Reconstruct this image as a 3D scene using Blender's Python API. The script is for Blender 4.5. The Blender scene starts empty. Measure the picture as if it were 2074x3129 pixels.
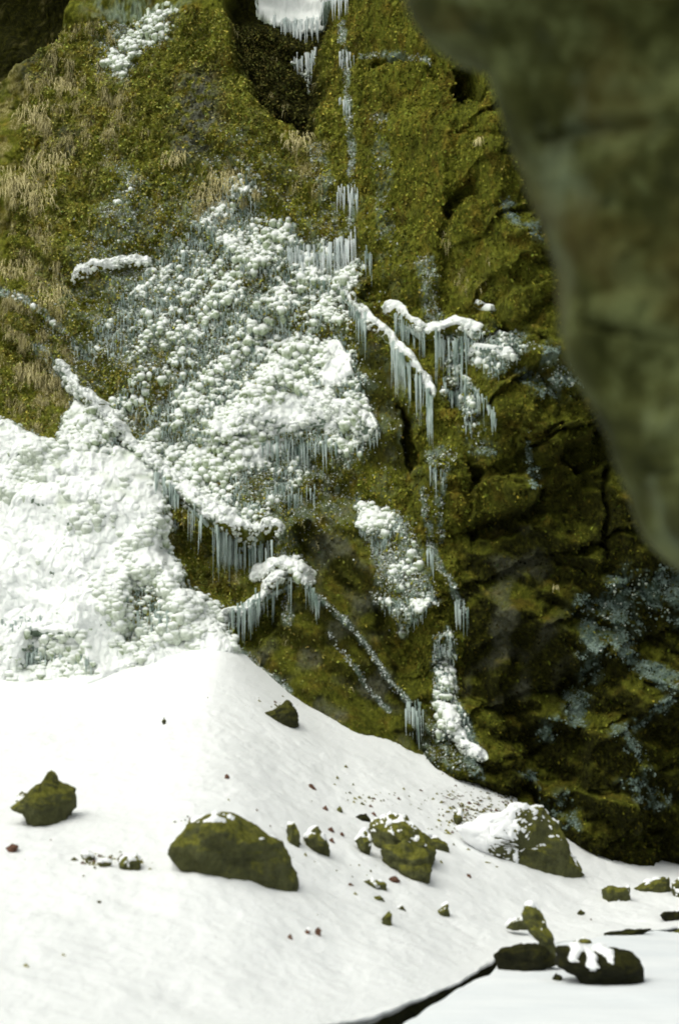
import bpy, math, random
import numpy as np
random.seed(7)
RS = np.random.RandomState(11)
scn = bpy.context.scene
# ------------------------------------------------------------------ camera, sky, sun, exposure
CAMZ, PITCH, T15 = 3.4, math.radians(5.0), math.tan(math.radians(15.0))
cam_d = bpy.data.cameras.new('camera'); cam = bpy.data.objects.new('camera', cam_d)
scn.collection.objects.link(cam); scn.camera = cam
cam.location = (0, 0, CAMZ); cam.rotation_euler = (math.pi/2 + PITCH, 0, 0)
cam_d.sensor_fit = 'VERTICAL'; cam_d.sensor_height = 36; cam_d.sensor_width = 24
cam_d.lens = 18/T15; cam_d.clip_end = 500; cam_d.clip_start = 0.1
cam_d.dof.use_dof = True; cam_d.dof.focus_distance = 80.0; cam_d.dof.aperture_fstop = 1.6
w = bpy.data.worlds.new('World'); scn.world = w; w.use_nodes = True
wn = w.node_tree; bg = wn.nodes['Background']
sky = wn.nodes.new('ShaderNodeTexSky'); sky.sky_type = 'NISHITA'; sky.sun_disc = False
SUN_EL, SUN_AZ = math.radians(58), math.radians(-132)   # az clockwise from +Y
sky.sun_elevation = SUN_EL; sky.sun_rotation = SUN_AZ
sky.air_density = 1.0; sky.dust_density = 6.0; sky.ozone_density = 0.6
hs = wn.nodes.new('ShaderNodeHueSaturation'); hs.inputs['Saturation'].default_value = .30      # thin cloud over the blue
wn.links.new(sky.outputs[0], hs.inputs['Color']); tn_ = wn.nodes.new('ShaderNodeMix'); tn_.data_type = 'RGBA'; tn_.blend_type = 'MULTIPLY'; tn_.inputs[0].default_value = 1; tn_.inputs[7].default_value = (.97, 1., .93, 1); wn.links.new(hs.outputs[0], tn_.inputs[6]); wn.links.new(tn_.outputs[2], bg.inputs[0]); bg.inputs[1].default_value = 0.15
sl = bpy.data.lights.new('sun', 'SUN'); so = bpy.data.objects.new('sun', sl); scn.collection.objects.link(so)
sl.energy = 0.6; sl.angle = math.radians(60); sl.color = (1.0, 1.0, 0.96)
import mathutils
sd = mathutils.Vector((math.sin(SUN_AZ)*math.cos(SUN_EL), math.cos(SUN_AZ)*math.cos(SUN_EL), math.sin(SUN_EL)))
so.rotation_euler = sd.to_track_quat('Z', 'Y').to_euler()
scn.view_settings.view_transform = 'Standard'; scn.view_settings.look = 'None'
scn.view_settings.gamma = 1; scn.view_settings.exposure = 0.20; scn.view_settings.use_curve_mapping = False

# ------------------------------------------------------------------ noise
def _h(ix, iy, s):
    h = (ix.astype(np.int64)*374761393 + iy.astype(np.int64)*668265263 + s*974634777) & 0xffffffff
    h = ((h ^ (h >> 13))*1274126177) & 0xffffffff
    h = ((h ^ (h >> 16))*2246822519) & 0xffffffff
    return (h ^ (h >> 15)) & 0xffffffff
def rnd(ix, iy, s): return _h(ix, iy, s)/4294967296.0
def pn(x, y, s=0):
    x0 = np.floor(x); y0 = np.floor(y); fx = x-x0; fy = y-y0
    u = fx*fx*fx*(fx*(fx*6-15)+10); v = fy*fy*fy*(fy*(fy*6-15)+10)
    def g(i, j):
        a = rnd(x0+i, y0+j, s)*2*math.pi
        return np.cos(a)*(fx-i)+np.sin(a)*(fy-j)
    a = g(0, 0); b = g(1, 0); c = g(0, 1); d = g(1, 1)
    return ((a+(b-a)*u)*(1-v)+(c+(d-c)*u)*v)*1.4
def fbm(x, y, o=4, s=0, gain=.5):
    t = 0; a = 1.; f = 1.
    for i in range(o):
        t = t+a*pn(x*f+i*7.3, y*f-i*3.1, s+i*17); a *= gain; f *= 2.03
    return t
def worley(x, y, s=0, j=.9):
    x0 = np.floor(x); y0 = np.floor(y)
    f1 = np.full(np.shape(x), 9.); f2 = f1.copy(); dx = f1*0; dy = f1*0; idn = f1*0
    for i in (-1, 0, 1):
        for k in (-1, 0, 1):
            cx = x0+i; cy = y0+k
            px = cx+.5+(rnd(cx, cy, s)-.5)*j; py = cy+.5+(rnd(cx, cy, s+5)-.5)*j
            ax = x-px; ay = y-py; d = np.hypot(ax, ay)
            m = d < f1
            f2 = np.where(m, f1, np.minimum(f2, d))
            dx = np.where(m, ax, dx); dy = np.where(m, ay, dy); idn = np.where(m, rnd(cx, cy, s+9), idn)
            f1 = np.where(m, d, f1)
    return f1, f2, dx, dy, idn
def sm(a, b, x):
    t = np.clip((x-a)/(b-a), 0, 1); return t*t*(3-2*t)
def noise3(P, f, s):      # cheap solid noise from three planes
    return (pn(P[:, 0]*f+s, P[:, 1]*f, s)+pn(P[:, 1]*f+2.2, P[:, 2]*f+s, s+3)+pn(P[:, 2]*f, P[:, 0]*f-s, s+6))*.8

# ------------------------------------------------------------------ object helpers
def mesh_np(name, V, F, mat, parent=None, smooth=True, col=None, loc=None):
    V = np.asarray(V, dtype=np.float32); F = np.asarray(F, dtype=np.int32)
    me = bpy.data.meshes.new(name); n = F.shape[1]
    me.vertices.add(len(V)); me.vertices.foreach_set('co', V.ravel())
    me.loops.add(F.size); me.loops.foreach_set('vertex_index', F.ravel())
    me.polygons.add(len(F)); me.polygons.foreach_set('loop_start', np.arange(len(F), dtype=np.int32)*n)
    me.polygons.foreach_set('loop_total', np.full(len(F), n, dtype=np.int32))
    me.polygons.foreach_set('use_smooth', np.full(len(F), smooth))
    if col is not None:
        for k, c in col.items():
            at = me.color_attributes.new(k, 'FLOAT_COLOR', 'POINT')
            at.data.foreach_set('color', np.asarray(c, dtype=np.float32).ravel())
    me.update(); me.validate()
    me.materials.append(mat)
    o = bpy.data.objects.new(name, me); scn.collection.objects.link(o)
    if parent is not None: o.parent = parent
    if loc is not None: o.location = loc
    return o
def tag(o, label=None, cat=None, group=None, kind=None):
    if label: o['label'] = label
    if cat: o['category'] = cat
    if group: o['group'] = group
    if kind: o['kind'] = kind
    return o
def empty(name, loc=(0, 0, 0)):
    o = bpy.data.objects.new(name, None); scn.collection.objects.link(o); o.location = loc; return o
def gridF(nr, nc, keep=None):
    i = np.arange(nr*nc).reshape(nr, nc)
    F = np.stack([i[:-1, :-1], i[:-1, 1:], i[1:, 1:], i[1:, :-1]], -1).reshape(-1, 4)
    if keep is not None: F = F[keep.reshape(-1)]
    return F
def compact(V, F, cols=()):
    u, inv = np.unique(F, return_inverse=True)
    return (V[u], inv.reshape(F.shape)) + tuple(c[u] for c in cols)

# ------------------------------------------------------------------ materials
class NT:
    def __init__(s, name, rough=.8, spec=.3):
        s.m = bpy.data.materials.new(name); s.m.use_nodes = True; s.t = s.m.node_tree
        s.b = s.t.nodes['Principled BSDF']; s.b.inputs['Roughness'].default_value = rough
        s.b.inputs['Specular IOR Level'].default_value = spec
        s.co = s.t.nodes.new('ShaderNodeTexCoord')
    def n(s, t, **k):
        q = s.t.nodes.new(t)
        for a, b in k.items(): setattr(q, a, b)
        return q
    def l(s, a, b): s.t.links.new(a, b)
    def noise(s, scale, detail=4, rough=.6, stretch=None, vec=None):
        q = s.n('ShaderNodeTexNoise'); q.inputs['Scale'].default_value = scale
        q.inputs['Detail'].default_value = detail; q.inputs['Roughness'].default_value = rough
        v = vec or s.co.outputs['Object']
        if stretch:
            m = s.n('ShaderNodeMapping'); m.inputs['Scale'].default_value = stretch; s.l(v, m.inputs[0]); v = m.outputs[0]
        s.l(v, q.inputs['Vector']); return q.outputs['Fac']
    def ramp(s, f, pts):
        r = s.n('ShaderNodeValToRGB'); e = r.color_ramp.elements
        while len(e) < len(pts): e.new(.5)
        for q, (p, c) in zip(e, pts): q.position = p; q.color = tuple(c)+((1,) if len(c) == 3 else ())
        s.l(f, r.inputs[0]); return r.outputs[0]
    def mix(s, f, a, b, mode='MIX'):
        q = s.n('ShaderNodeMix', data_type='RGBA', blend_type=mode)
        if isinstance(f, (int, float)): q.inputs[0].default_value = f
        else: s.l(f, q.inputs[0])
        for k, v in ((6, a), (7, b)):
            if isinstance(v, tuple): q.inputs[k].default_value = v+(1,) if len(v) == 3 else v
            else: s.l(v, q.inputs[k])
        return q.outputs[2]
    def math(s, op, a, b=0., c=None):
        q = s.n('ShaderNodeMath', operation=op)
        for k, v in ((0, a), (1, b)) + (((2, c),) if c is not None else ()):
            if isinstance(v, (int, float)): q.inputs[k].default_value = v
            else: s.l(v, q.inputs[k])
        return q.outputs[0]
    def bump(s, h, dist, strength=1.):
        q = s.n('ShaderNodeBump'); q.inputs['Strength'].default_value = strength; q.inputs['Distance'].default_value = dist
        s.l(h, q.inputs['Height']); s.l(q.outputs[0], s.b.inputs['Normal'])
    def color(s, c):
        if isinstance(c, tuple): s.b.inputs['Base Color'].default_value = c+(1,)
        else: s.l(c, s.b.inputs['Base Color'])

MOSS = [(.34, (.028, .030, .003)), (.46, (.088, .092, .010)), (.57, (.180, .180, .020)), (.70, (.34, .33, .07))]
def cliff_mat():
    t = NT('mossy_cliff_rock', .9, .08)
    a = t.n('ShaderNodeVertexColor', layer_name='kinds'); sp = t.n('ShaderNodeSeparateColor'); t.l(a.outputs[0], sp.inputs[0])
    tan, rock, ice = sp.outputs[0], sp.outputs[1], sp.outputs[2]; wet = a.outputs['Alpha']
    n1 = t.noise(9, 7, .75, (1.3, 1, .7)); n0 = t.noise(1.1, 4, .6)
    f = t.math('ADD', t.math('MULTIPLY', n1, .75), t.math('MULTIPLY', n0, .25))
    c = t.ramp(f, MOSS)
    g = t.ramp(t.noise(2.3, 4), [(.5, (.9, 1.0, .8)), (.66, (1.25, .82, .9))])   # browner stretches
    c = t.mix(.6, c, g, 'MULTIPLY')
    rk = t.ramp(t.noise(14, 6, .75), [(.35, (.055, .052, .03)), (.65, (.19, .20, .15))])
    wet_shade = t.ramp(t.noise(11, 7, .75), [(.38, (.007, .007, .0008)), (.53, (.021, .022, .002)), (.68, (.060, .060, .006))])  # damp moss colour that also carries painted shade
    c = t.mix(wet, c, wet_shade)
    c = t.mix(rock, c, rk)
    tn = t.ramp(t.noise(16, 6, .75, (1.6, 1, .6)), [(.36, (.10, .095, .015)), (.5, (.24, .21, .06)), (.66, (.50, .45, .24))])
    c = t.mix(tan, c, tn)
    ic = t.mix(wet, t.ramp(t.noise(12, 6, .7, (1.8, 1, .7)), [(.34, (.10, .15, .09)), (.6, (.36, .46, .38))]), t.ramp(t.noise(7, 6, .65, (1.8, 1, .8)), [(.36, (.030, .052, .032)), (.64, (.18, .255, .215))]))  # second ramp is frost darkened to stand for shade
    unused = t.ramp(t.noise(16, 6, .7, (1.8, 1, .7)), [(.34, (.09, .14, .08)), (.6, (.34, .44, .36))])
    c = t.mix(ice, c, ic)
    t.color(c); t.bump(t.noise(30, 6, .8, (1.2, 1, .8)), .05, 1.)
    return t.m
def snow_mat(name, tint=(.81, .82, .825), dirt=0., shade=(.70, .76, .74), sc=3., thin=False):
    t = NT(name, .6, .2)
    c = t.mix(t.ramp(t.noise(sc, 5, .6), [(.45, (0, 0, 0)), (.75, (.5, .5, .5))]), tint, shade)
    if thin:
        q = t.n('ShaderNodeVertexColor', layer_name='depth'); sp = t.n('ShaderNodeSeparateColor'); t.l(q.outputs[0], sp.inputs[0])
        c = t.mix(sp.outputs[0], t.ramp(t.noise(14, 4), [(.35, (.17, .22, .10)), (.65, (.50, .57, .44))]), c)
    if dirt:
        d = t.ramp(t.noise(4.5, 8, .8), [(.56, (0, 0, 0)), (.80, (.6, .6, .6))])
        c = t.mix(t.math('MULTIPLY', d, dirt), c, (.34, .34, .28))
    t.color(c); t.bump(t.math('ADD', t.noise(5, 8, .75), t.math('MULTIPLY', t.noise(30, 4, .7), .3)), .06, .5)
    return t.m
def rock_mat(name, dark=1., mossy=.5, scale=6.):
    t = NT(name, .9, .1)
    rk = t.ramp(t.noise(scale, 8, .75), [(.35, (.032*dark, .034*dark, .018*dark)), (.65, (.10*dark, .105*dark, .05*dark))])
    ms = t.ramp(t.noise(scale*2.5, 7, .75), [(.3, (.035*dark, .038*dark, .005)), (.7, (.23*dark, .228*dark, .045*dark))])
    m = t.ramp(t.noise(scale*.45, 5, .65), [(.62-.3*mossy, (0, 0, 0)), (.70-.2*mossy, (1, 1, 1))])
    ge = t.n('ShaderNodeNewGeometry'); sx = t.n('ShaderNodeSeparateXYZ'); t.l(ge.outputs['Normal'], sx.inputs[0])
    upz = t.math('MULTIPLY', t.math('ADD', sx.outputs[2], t.math('SUBTRACT', t.noise(9, 5, .7), .62)), 2.6)      # moss keeps to the upper faces
    m = t.math('MULTIPLY', t.ramp(upz, [(.0, (.18, .18, .18)), (1., (1, 1, 1))]), t.ramp(t.noise(5, 6, .7), [(.33, (.25, .25, .25)), (.52, (1, 1, 1))]))
    c = t.mix(m, rk, ms); t.color(c); t.bump(t.math('ADD', t.noise(14, 8, .8), t.noise(45, 4, .7)), .07, .9)
    return t.m
def ice_mat(c0=(.20, .28, .24), c1=(.60, .69, .66)):
    t = NT('icicle_ice', .28, .5)
    t.color(t.ramp(t.noise(5, 4, .6, (1, 1, .4)), [(.38, c0), (.62, c1)]))
    t.b.inputs['Transmission Weight'].default_value = .25; t.b.inputs['IOR'].default_value = 1.3
    t.bump(t.noise(30, 3), .01, .5)
    return t.m
def flake_mat(name, rough=.85):
    t = NT(name, rough, .06); a = t.n('ShaderNodeVertexColor', layer_name='tone'); t.color(a.outputs[0]); return t.m
M_cliff = cliff_mat()
M_snow = snow_mat('bank_snow', dirt=.35, shade=(.74, .755, .75), sc=1.4)
M_csnow = snow_mat('clinging_snow', (.80, .82, .81), 0, (.66, .71, .67), 5., True)
M_ice = ice_mat(); M_ice_white = ice_mat((.50, .58, .57), (.84, .88, .88))
M_moss = flake_mat('moss_leaves'); M_grass = flake_mat('dry_grass_blades')
M_boulder = rock_mat('mossy_boulder', 1.4, .5, 6.)
M_boulder_dark = rock_mat('wet_dark_boulder', .28, .3, 3.)
M_brown = rock_mat('brown_stone', .7, .1, 8.)
t = NT('brown_debris', .8, .2); t.color(t.ramp(t.noise(20, 4), [(.3, (.05, .025, .015)), (.7, (.16, .08, .05))])); M_debris = t.m
t = NT('river_ice_snow', .55, .4)
t.color(t.ramp(t.noise(.9, 5, .6, (.5, 1.6, 1)), [(.35, (.70, .73, .76)), (.65, (.79, .81, .83))])); t.bump(t.noise(6, 5, .6), .03, .3); M_river = t.m
t = NT('dark_water', .06, .5); t.color((.006, .010, .006)); t.bump(t.noise(8, 3), .02, .3); M_water = t.m

# ------------------------------------------------------------------ geometry of the place
def ray(px, py):
    xr = (px-1037)/1564.5*T15; yr = (1564.5-py)/1564.5*T15
    return np.array([xr, math.cos(PITCH)-yr*math.sin(PITCH), math.sin(PITCH)+yr*math.cos(PITCH)])
def Y0(x, z):                     # the broad lie of the cliff, distance as a function of x and height
    s = .40 - .46*sm(-1.0, 3.6, x)
    return 32 + (z-1.5)*s - .7*sm(1.8, 6, x)*sm(-1, 4, z) + .18*np.maximum(-x-2, 0)
def on_cliff(px, py):
    d = ray(px, py); y = 32.
    for _ in range(25):
        k = y/d[1]; y = float(Y0(k*d[0], CAMZ+k*d[2]))
    return np.array([k*d[0], CAMZ+k*d[2]])
def P(*pts): return np.array([on_cliff(a, b) for a, b in pts])
PX = 32*T15/1564.5                # metres per photo pixel at the cliff

def span(a, b, c, d, fine, coarse):
    return np.concatenate([np.arange(a, b, coarse), np.arange(b, c, fine), np.arange(c, d+coarse, coarse)])
xs = span(-11, -6.6, 6.4, 11, .016, .06); zs = span(-1.2, -.6, 17.3, 22, .016, .08)
X, Z = np.meshgrid(xs, zs)
wx = X+.15*fbm(X*1.4, Z*1.4, 4, 71); wz = Z+.15*fbm(X*1.4, Z*1.4, 4, 83)     # warped coordinates: uneven outlines

def poly(pts, soft=.12, warp=1):
    Q = P(*pts); x, z = (wx, wz) if warp else (X, Z)
    d = np.full(x.shape, 1e9); ins = np.zeros(x.shape, bool)
    for i in range(len(Q)):
        a = Q[i]; b = Q[(i+1) % len(Q)]; e = b-a
        t = np.clip(((x-a[0])*e[0]+(z-a[1])*e[1])/(e@e), 0, 1)
        d = np.minimum(d, np.hypot(x-a[0]-t*e[0], z-a[1]-t*e[1]))
        c = ((a[1] > z) != (b[1] > z)) & (x < (b[0]-a[0])*(z-a[1])/(b[1]-a[1]+1e-12)+a[0]); ins ^= c
    sdist = np.where(ins, d, -d)
    return sm(-soft, soft, sdist)
def line(pts, w, soft=None, warp=1):
    """distance to a polyline in metres, signed height above it and position along it"""
    Q = P(*pts); x, z = ((wx-X)*.3+X, (wz-Z)*.3+Z) if warp else (X, Z)
    d = np.full(x.shape, 1e9); dz = d*0; tt = d*0; L = 0; tot = sum(np.hypot(*(Q[i+1]-Q[i])) for i in range(len(Q)-1))
    for i in range(len(Q)-1):
        a, b = Q[i], Q[i+1]; e = b-a; ln = np.hypot(*e)
        t = np.clip(((x-a[0])*e[0]+(z-a[1])*e[1])/(e@e), 0, 1)
        qx = a[0]+t*e[0]; qz = a[1]+t*e[1]; dd = np.hypot(x-qx, z-qz); m = dd < d
        nx, nz_ = -e[1]/ln, e[0]/ln
        if nz_ < 0: nx, nz_ = -nx, -nz_
        d = np.where(m, dd, d); dz = np.where(m, (x-qx)*nx+(z-qz)*nz_, dz); tt = np.where(m, (L+t*ln)/tot, tt); L += ln
    return sm(w*1.5, w*.5, d), dz, tt, d

# --- broad relief -------------------------------------------------------------------------------
u = X*.77-Z*.64; v = X*.64+Z*.77           # u runs down to the right along the strata
H = .45*fbm(u*.22, v*.45, 4, 3) + .10*fbm(u*.9, v*1.9, 4, 9)
rd = 1-np.abs(pn(u*.35+4, v*.9, 21)); H += .22*sm(.55, 1, rd)
rightness = sm(.5, 3.2, X+.25*(4-Z)*.3)
# blocky jointed rock towards the right
f1, f2, ax, ay, idn = worley(wx*.75+.3*wz, wz*.62, 31)
H += rightness*(.70*(idn-.5)*sm(0, .2, f2-f1)+.25*(ax*(idn-.3)+ay*.5)*sm(0, .2, f2-f1) - .07*sm(.08, 0, f2-f1))
f1, f2, dx_, dy_, idn = worley(wx*2.1, wz*1.7, 37)
H += rightness*(.2*(idn-.5)*sm(0, .18, f2-f1) - .0*f1)
H += (.35+.65*rightness)*.13*(1-2*np.abs(pn(wx*.8+.4*wz, wz*1.1, 25)))*sm(-1, 1, X+2)
vs = .93*wz-.36*wx+.25*pn(wx*.7, wz*.5, 27); fr_ = vs/.95-np.floor(vs/.95); rid = rnd(np.floor(vs/.95), np.floor(wx*.55+.5*rnd(np.floor(vs/.95), 0*vs, 28)*3), 29)
lowr = .35+.65*sm(2.0, 5.0, Z)
H += lowr*rightness*(.12+.42*rid)*np.clip(1-fr_*1.1, 0, 1)*sm(1., .93, fr_)
vs2 = .8*wz+.6*wx+.2*pn(wx*.9, wz*.9, 127); fr2 = vs2/1.3-np.floor(vs2/1.3)
H += lowr*rightness*.20*np.clip(1-fr2*1.1, 0, 1)*sm(1., .95, fr2)
slab = poly([(880, 1520), (1060, 1450), (1120, 1700), (1180, 1900), (1290, 2150), (1330, 2400), (1000, 2330), (800, 2080), (760, 1950), (930, 1800)], .2)
slab = np.maximum(slab, poly([(1100, 1020), (1200, 1100), (1240, 1250), (1250, 1420), (1130, 1420), (1090, 1180)], .12))
slab = np.maximum(slab, .8*poly([(1430, 1620), (1640, 1560), (1700, 1800), (1720, 2050), (1650, 2200), (1440, 2150), (1420, 1850)], .2))

# --- recesses (real hollows) and raised blocks -----------------------------------------------------
for pts, dep, soft in [
    ([(690, -150), (960, -150), (1000, 60), (960, 250), (960, 420), (830, 330), (740, 220), (700, 60)], .95, .16),
    ([(-300, -300), (230, -200), (150, 90), (-20, 200), (-300, 200)], 1.5, .25),
    ([(1395, 170), (1450, 150), (1500, 230), (1480, 270), (1440, 240), (1420, 300), (1390, 240)], .8, .05),
    ([(1090, 200), (1160, 150), (1250, 145), (1250, 175), (1170, 190)], .4, .04),
    ([(1355, 630), (1430, 540), (1470, 520), (1450, 590), (1380, 660)], .5, .04),
    ([(1130, 850), (1200, 850), (1190, 910), (1150, 930), (1120, 900)], .35, .06),
    ([(1230, 1240), (1260, 1300), (1300, 1370), (1290, 1420), (1240, 1430), (1225, 1340)], .6, .06),
    ([(1370, 1180), (1410, 1150), (1400, 1260), (1370, 1260)], .3, .06),
    ([(1430, 1410), (1470, 1440), (1470, 1480), (1430, 1500)], .35, .05),
    ([(1440, 1590), (1640, 1540), (1660, 1500), (1670, 1600), (1600, 1640), (1450, 1640)], .35, .06),
    ([(1600, 1340), (1720, 1280), (1730, 1310), (1640, 1370)], .3, .04),
    ([(1700, 1390), (1810, 1340), (1830, 1270), (1850, 1400), (1760, 1440)], .4, .05),
    ([(1835, 1430), (1860, 1430), (1850, 1700), (1832, 1620)], .3, .04),
    ([(490, 1640), (520, 1700), (530, 1760), (500, 1740)], .3, .06),
    ([(510, 1560), (560, 1600), (720, 1650), (820, 1640), (800, 1800), (690, 1860), (560, 1780), (520, 1680)], .38, .12),
    ([(700, 1880), (860, 1800), (900, 1790), (850, 1900), (800, 2000), (740, 1980)], .35, .1),
    ([(1700, 2100), (1790, 2020), (1850, 1960), (1830, 2100), (1760, 2260)], .3, .12),
    ([(1600, 2260), (1680, 2210), (1760, 2260), (1750, 2420), (1660, 2400)], .25, .1),
    ([(1150, 1870), (1280, 1900), (1300, 2000), (1240, 2080), (1170, 1980)], .22, .1),
    ([(900, 1620), (960, 1600), (1080, 1800), (1060, 1830), (950, 1790)], .25, .08),
    ([(420, 1770), (500, 1760), (530, 1880), (470, 1960), (390, 1930), (370, 1850)], .25, .12),
    ([(90, 1960), (250, 1960), (290, 2080), (170, 2120), (80, 2060)], .3, .12)]:
    H -= dep*1.25*poly(pts, soft)
for pts, hgt, soft in [
    ([(1060, 200), (1200, 180), (1390, 240), (1360, 560), (1340, 900), (1180, 900), (1090, 700)], .35, .12),
    ([(1440, 1480), (1600, 1440), (1650, 1490), (1630, 1540), (1450, 1590)], .38, .06),
    ([(1630, 1360), (1700, 1300), (1820, 1270), (1810, 1340), (1720, 1390), (1660, 1400)], .38, .05),
    ([(1240, 1420), (1400, 1400), (1460, 1520), (1400, 1600), (1300, 1600), (1260, 1520)], .3, .08),
    ([(1480, 600), (1640, 720), (1700, 900), (1560, 950), (1470, 780)], .3, .2),
    ([(1500, 1200), (1600, 1180), (1620, 1300), (1500, 1300)], .25, .08),
    ([(1680, 1700), (1860, 1720), (2100, 1900), (2100, 1700), (1900, 1640)], .3, .1),
    ([(1760, 2260), (1900, 2230), (1980, 2350), (1930, 2520), (1790, 2480)], .35, .1),
    ([(1900, 2060), (2100, 2100), (2100, 2200), (1940, 2180)], .35, .1),
    ([(1320, 2380), (1300, 2280), (1440, 2310), (1500, 2420)], .3, .1),
    ([(-200, 1200), (140, 1330), (470, 1470), (520, 1700), (720, 1990), (600, 2150), (-200, 2200)], .55, .3)]:
    H += hgt*poly(pts, soft)

# --- ledges: an upper side that slopes out to a lip, sheer below it -------------------------------
LEDGES = [   # points in the photo, lip height (m), shelf depth (m), snow half width (px), name, label
    ([(1045, 880), (1080, 930), (1130, 985), (1190, 1035), (1240, 1095), (1270, 1140), (1312, 1190)], .34, .30, 17, 'long narrow snow band curving down to the right, icicles under its lower half'),
    ([(1185, 945), (1210, 950), (1250, 990), (1292, 1018)], .26, .25, 15, 'short peaked snow band just above and right of the long curving band'),
    ([(1305, 1018), (1345, 1016), (1380, 1000), (1438, 1012)], .30, .26, 22, 'plump snow cushion on the ledge at the right end of the ledge row'),
    ([(735, 1300), (830, 1280), (930, 1270), (1010, 1260), (1085, 1290)], .05, .55, 46, 'widest snow shelf, in the middle of the frosted slope'),
    ([(180, 1130), (230, 1190), (330, 1270), (400, 1360), (470, 1420), (540, 1495)], .2, .32, 22, 'snow crest running diagonally down the left above the white mound'),
    ([(540, 1495), (620, 1560), (700, 1620), (760, 1650), (830, 1630)], .2, .45, 34, 'snow shelf with a long fringe of thin icicles, below the diagonal crest'),
    ([(235, 840), (300, 815), (370, 800), (440, 792)], .12, .2, 19, 'small snow shelf high on the left in moss and dry grass'),
    ([(795, 1752), (860, 1722), (930, 1768)], .12, .22, 27, 'small rounded snow cap above the brown lower slab'),
    ([(695, 1885), (770, 1842), (830, 1792), (862, 1755)], .12, .15, 20, 'thin lumpy snow line climbing to the small rounded cap'),
    ([(1362, 2170), (1380, 2230), (1420, 2290), (1462, 2308)], .18, .15, 18, 'white snow wedge low in the narrow gully above the bank'),
    ([(1452, 925), (1500, 950)], .06, .1, 9, 'tiny snow strip above and right of the plump cushion'),
    ([(1450, 1070), (1500, 1085), (1550, 1100)], .05, .15, 11, 'broken snow strip on the dark ledge right of the plump cushion'),
]
Fr = np.zeros(X.shape)
def addF(v, m):
    global Fr
    Fr = np.maximum(Fr, v*m)
lm = []; ledge_S = np.zeros(X.shape)
for pts, lip, dep, hw, lab in LEDGES:
    m, dz, tt, d = line(pts, 1, warp=1)
    ends = sm(0, .12, tt)*sm(1, .88, tt) if len(pts) > 2 else sm(dep*2, 0, d)
    near = sm(dep*2.2, dep*.9, d)
    prof = np.where(dz > 0, 1/(1+(dz/dep)**2*1.4)*np.clip(1-dz/(dep*2.3), 0, 1), sm(-.10, 0., dz))
    H += lip*(.75+.55*pn(X*2.6, Z*2.6, 237))*prof*near*(.35+.65*ends)
    m = sm(hw*PX*1.8, hw*PX*.6, d/(1+.55*pn(X*2.3, Z*2.3, 233)+.3*pn(X*6, Z*6, 234)))*(dz > (-.16 if hw > 40 else -.09))
    lm.append(m); ledge_S = np.maximum(ledge_S, m)
for pts, lip, dep in [   # bare rims and folds
    ([(930, 1790), (1050, 1900), (1150, 2020), (1250, 2150), (1300, 2220)], .22, .3),
    ([(700, 470), (800, 560), (930, 690), (1050, 860)], .3, .5),
    ([(1060, 1230), (1110, 1300), (1140, 1330)], .25, .25),
    ([(1700, 1830), (1800, 1880), (1880, 1900)], .2, .2), ([(1850, 2010), (1950, 2060), (2074, 2110)], .22, .25),
    ([(1850, 2250), (1930, 2210), (2060, 2130)], .2, .2), ([(1880, 2260), (1960, 2310), (2000, 2420)], .16, .2),
    ([(1330, 1480), (1420, 1560), (1450, 1600)], .2, .2), ([(1320, 1720), (1380, 1800), (1430, 1900)], .18, .15),
    ([(1240, 1880), (1290, 1870), (1330, 1850)], .15, .15), ([(0, 900), (140, 970), (260, 1060)], .15, .25)]:
    m, dz, tt, d = line(pts, 1)
    near = sm(dep*2.2, dep*.9, d)
    H += lip*np.where(dz > 0, np.clip(1-dz/(dep*2.3), 0, 1)**1.5, sm(-.08, 0, dz))*near

# --- how much snow clings where (0 none, 1 complete) ----------------------------------------------
S = np.zeros(X.shape)
def addS(v, m):
    global S
    S = np.maximum(S, v*m)
main = [(560, 600), (700, 480), (830, 620), (1000, 720), (1060, 850), (1050, 1050), (1130, 1330), (1070, 1470), (900, 1590), (830, 1640), (560, 1500), (380, 1350), (330, 1150), (260, 1000), (230, 860), (340, 730)]
addS(.50, poly(main, 1.5)); addF(.75, poly(main, 1.6))
addS(.50, poly([(180, 1000), (330, 1050), (560, 1200), (800, 1400), (900, 1640), (760, 1660), (480, 1500), (300, 1300), (180, 1150)], .6))
addS(.64, poly([(760, 640), (860, 640), (1040, 770), (1090, 800), (1060, 900), (980, 960), (880, 900), (760, 780)], .7))
addS(.66, poly([(610, 620), (700, 490), (760, 500), (830, 620), (1000, 730), (1060, 860), (900, 920), (700, 840), (600, 740)], .5))
addS(.40, poly([(240, 780), (480, 760), (560, 1000), (400, 1220), (260, 1080), (190, 900)], .5)); addF(.5, poly([(240, 780), (480, 760), (560, 1000), (400, 1220), (260, 1080), (190, 900)], .5))
addS(.60, poly([(440, 900), (700, 860), (900, 950), (960, 1060), (800, 1120), (600, 1020), (440, 1000)], .6))
addS(.80, poly([(1000, 1060), (1080, 1080), (1110, 1200), (1140, 1330), (1090, 1420), (1030, 1400), (960, 1330), (720, 1320), (760, 1240), (960, 1180)], .35))
addS(.95, poly([(760, 1230), (900, 1210), (1000, 1200), (1070, 1260), (1060, 1310), (900, 1320), (750, 1310)], .2))
addS(.40, poly([(280, -20), (420, -40), (560, 0), (500, 100), (400, 160), (380, 230), (300, 200)], .5)); addF(.7, poly([(280, -20), (420, -40), (560, 0), (500, 100), (400, 160), (380, 230), (300, 200)], .4))
addS(.56, poly([(350, 450), (420, 520), (470, 640), (440, 770), (250, 790), (260, 700), (330, 600)], .4)); addF(.6, poly([(350, 470), (420, 520), (470, 640), (440, 770), (250, 790), (260, 700), (330, 600)], .4))
addS(.6, poly([(620, 1830), (740, 1770), (800, 1700), (860, 1660), (930, 1700), (940, 1780), (800, 1850), (700, 1920)], .2))
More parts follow.
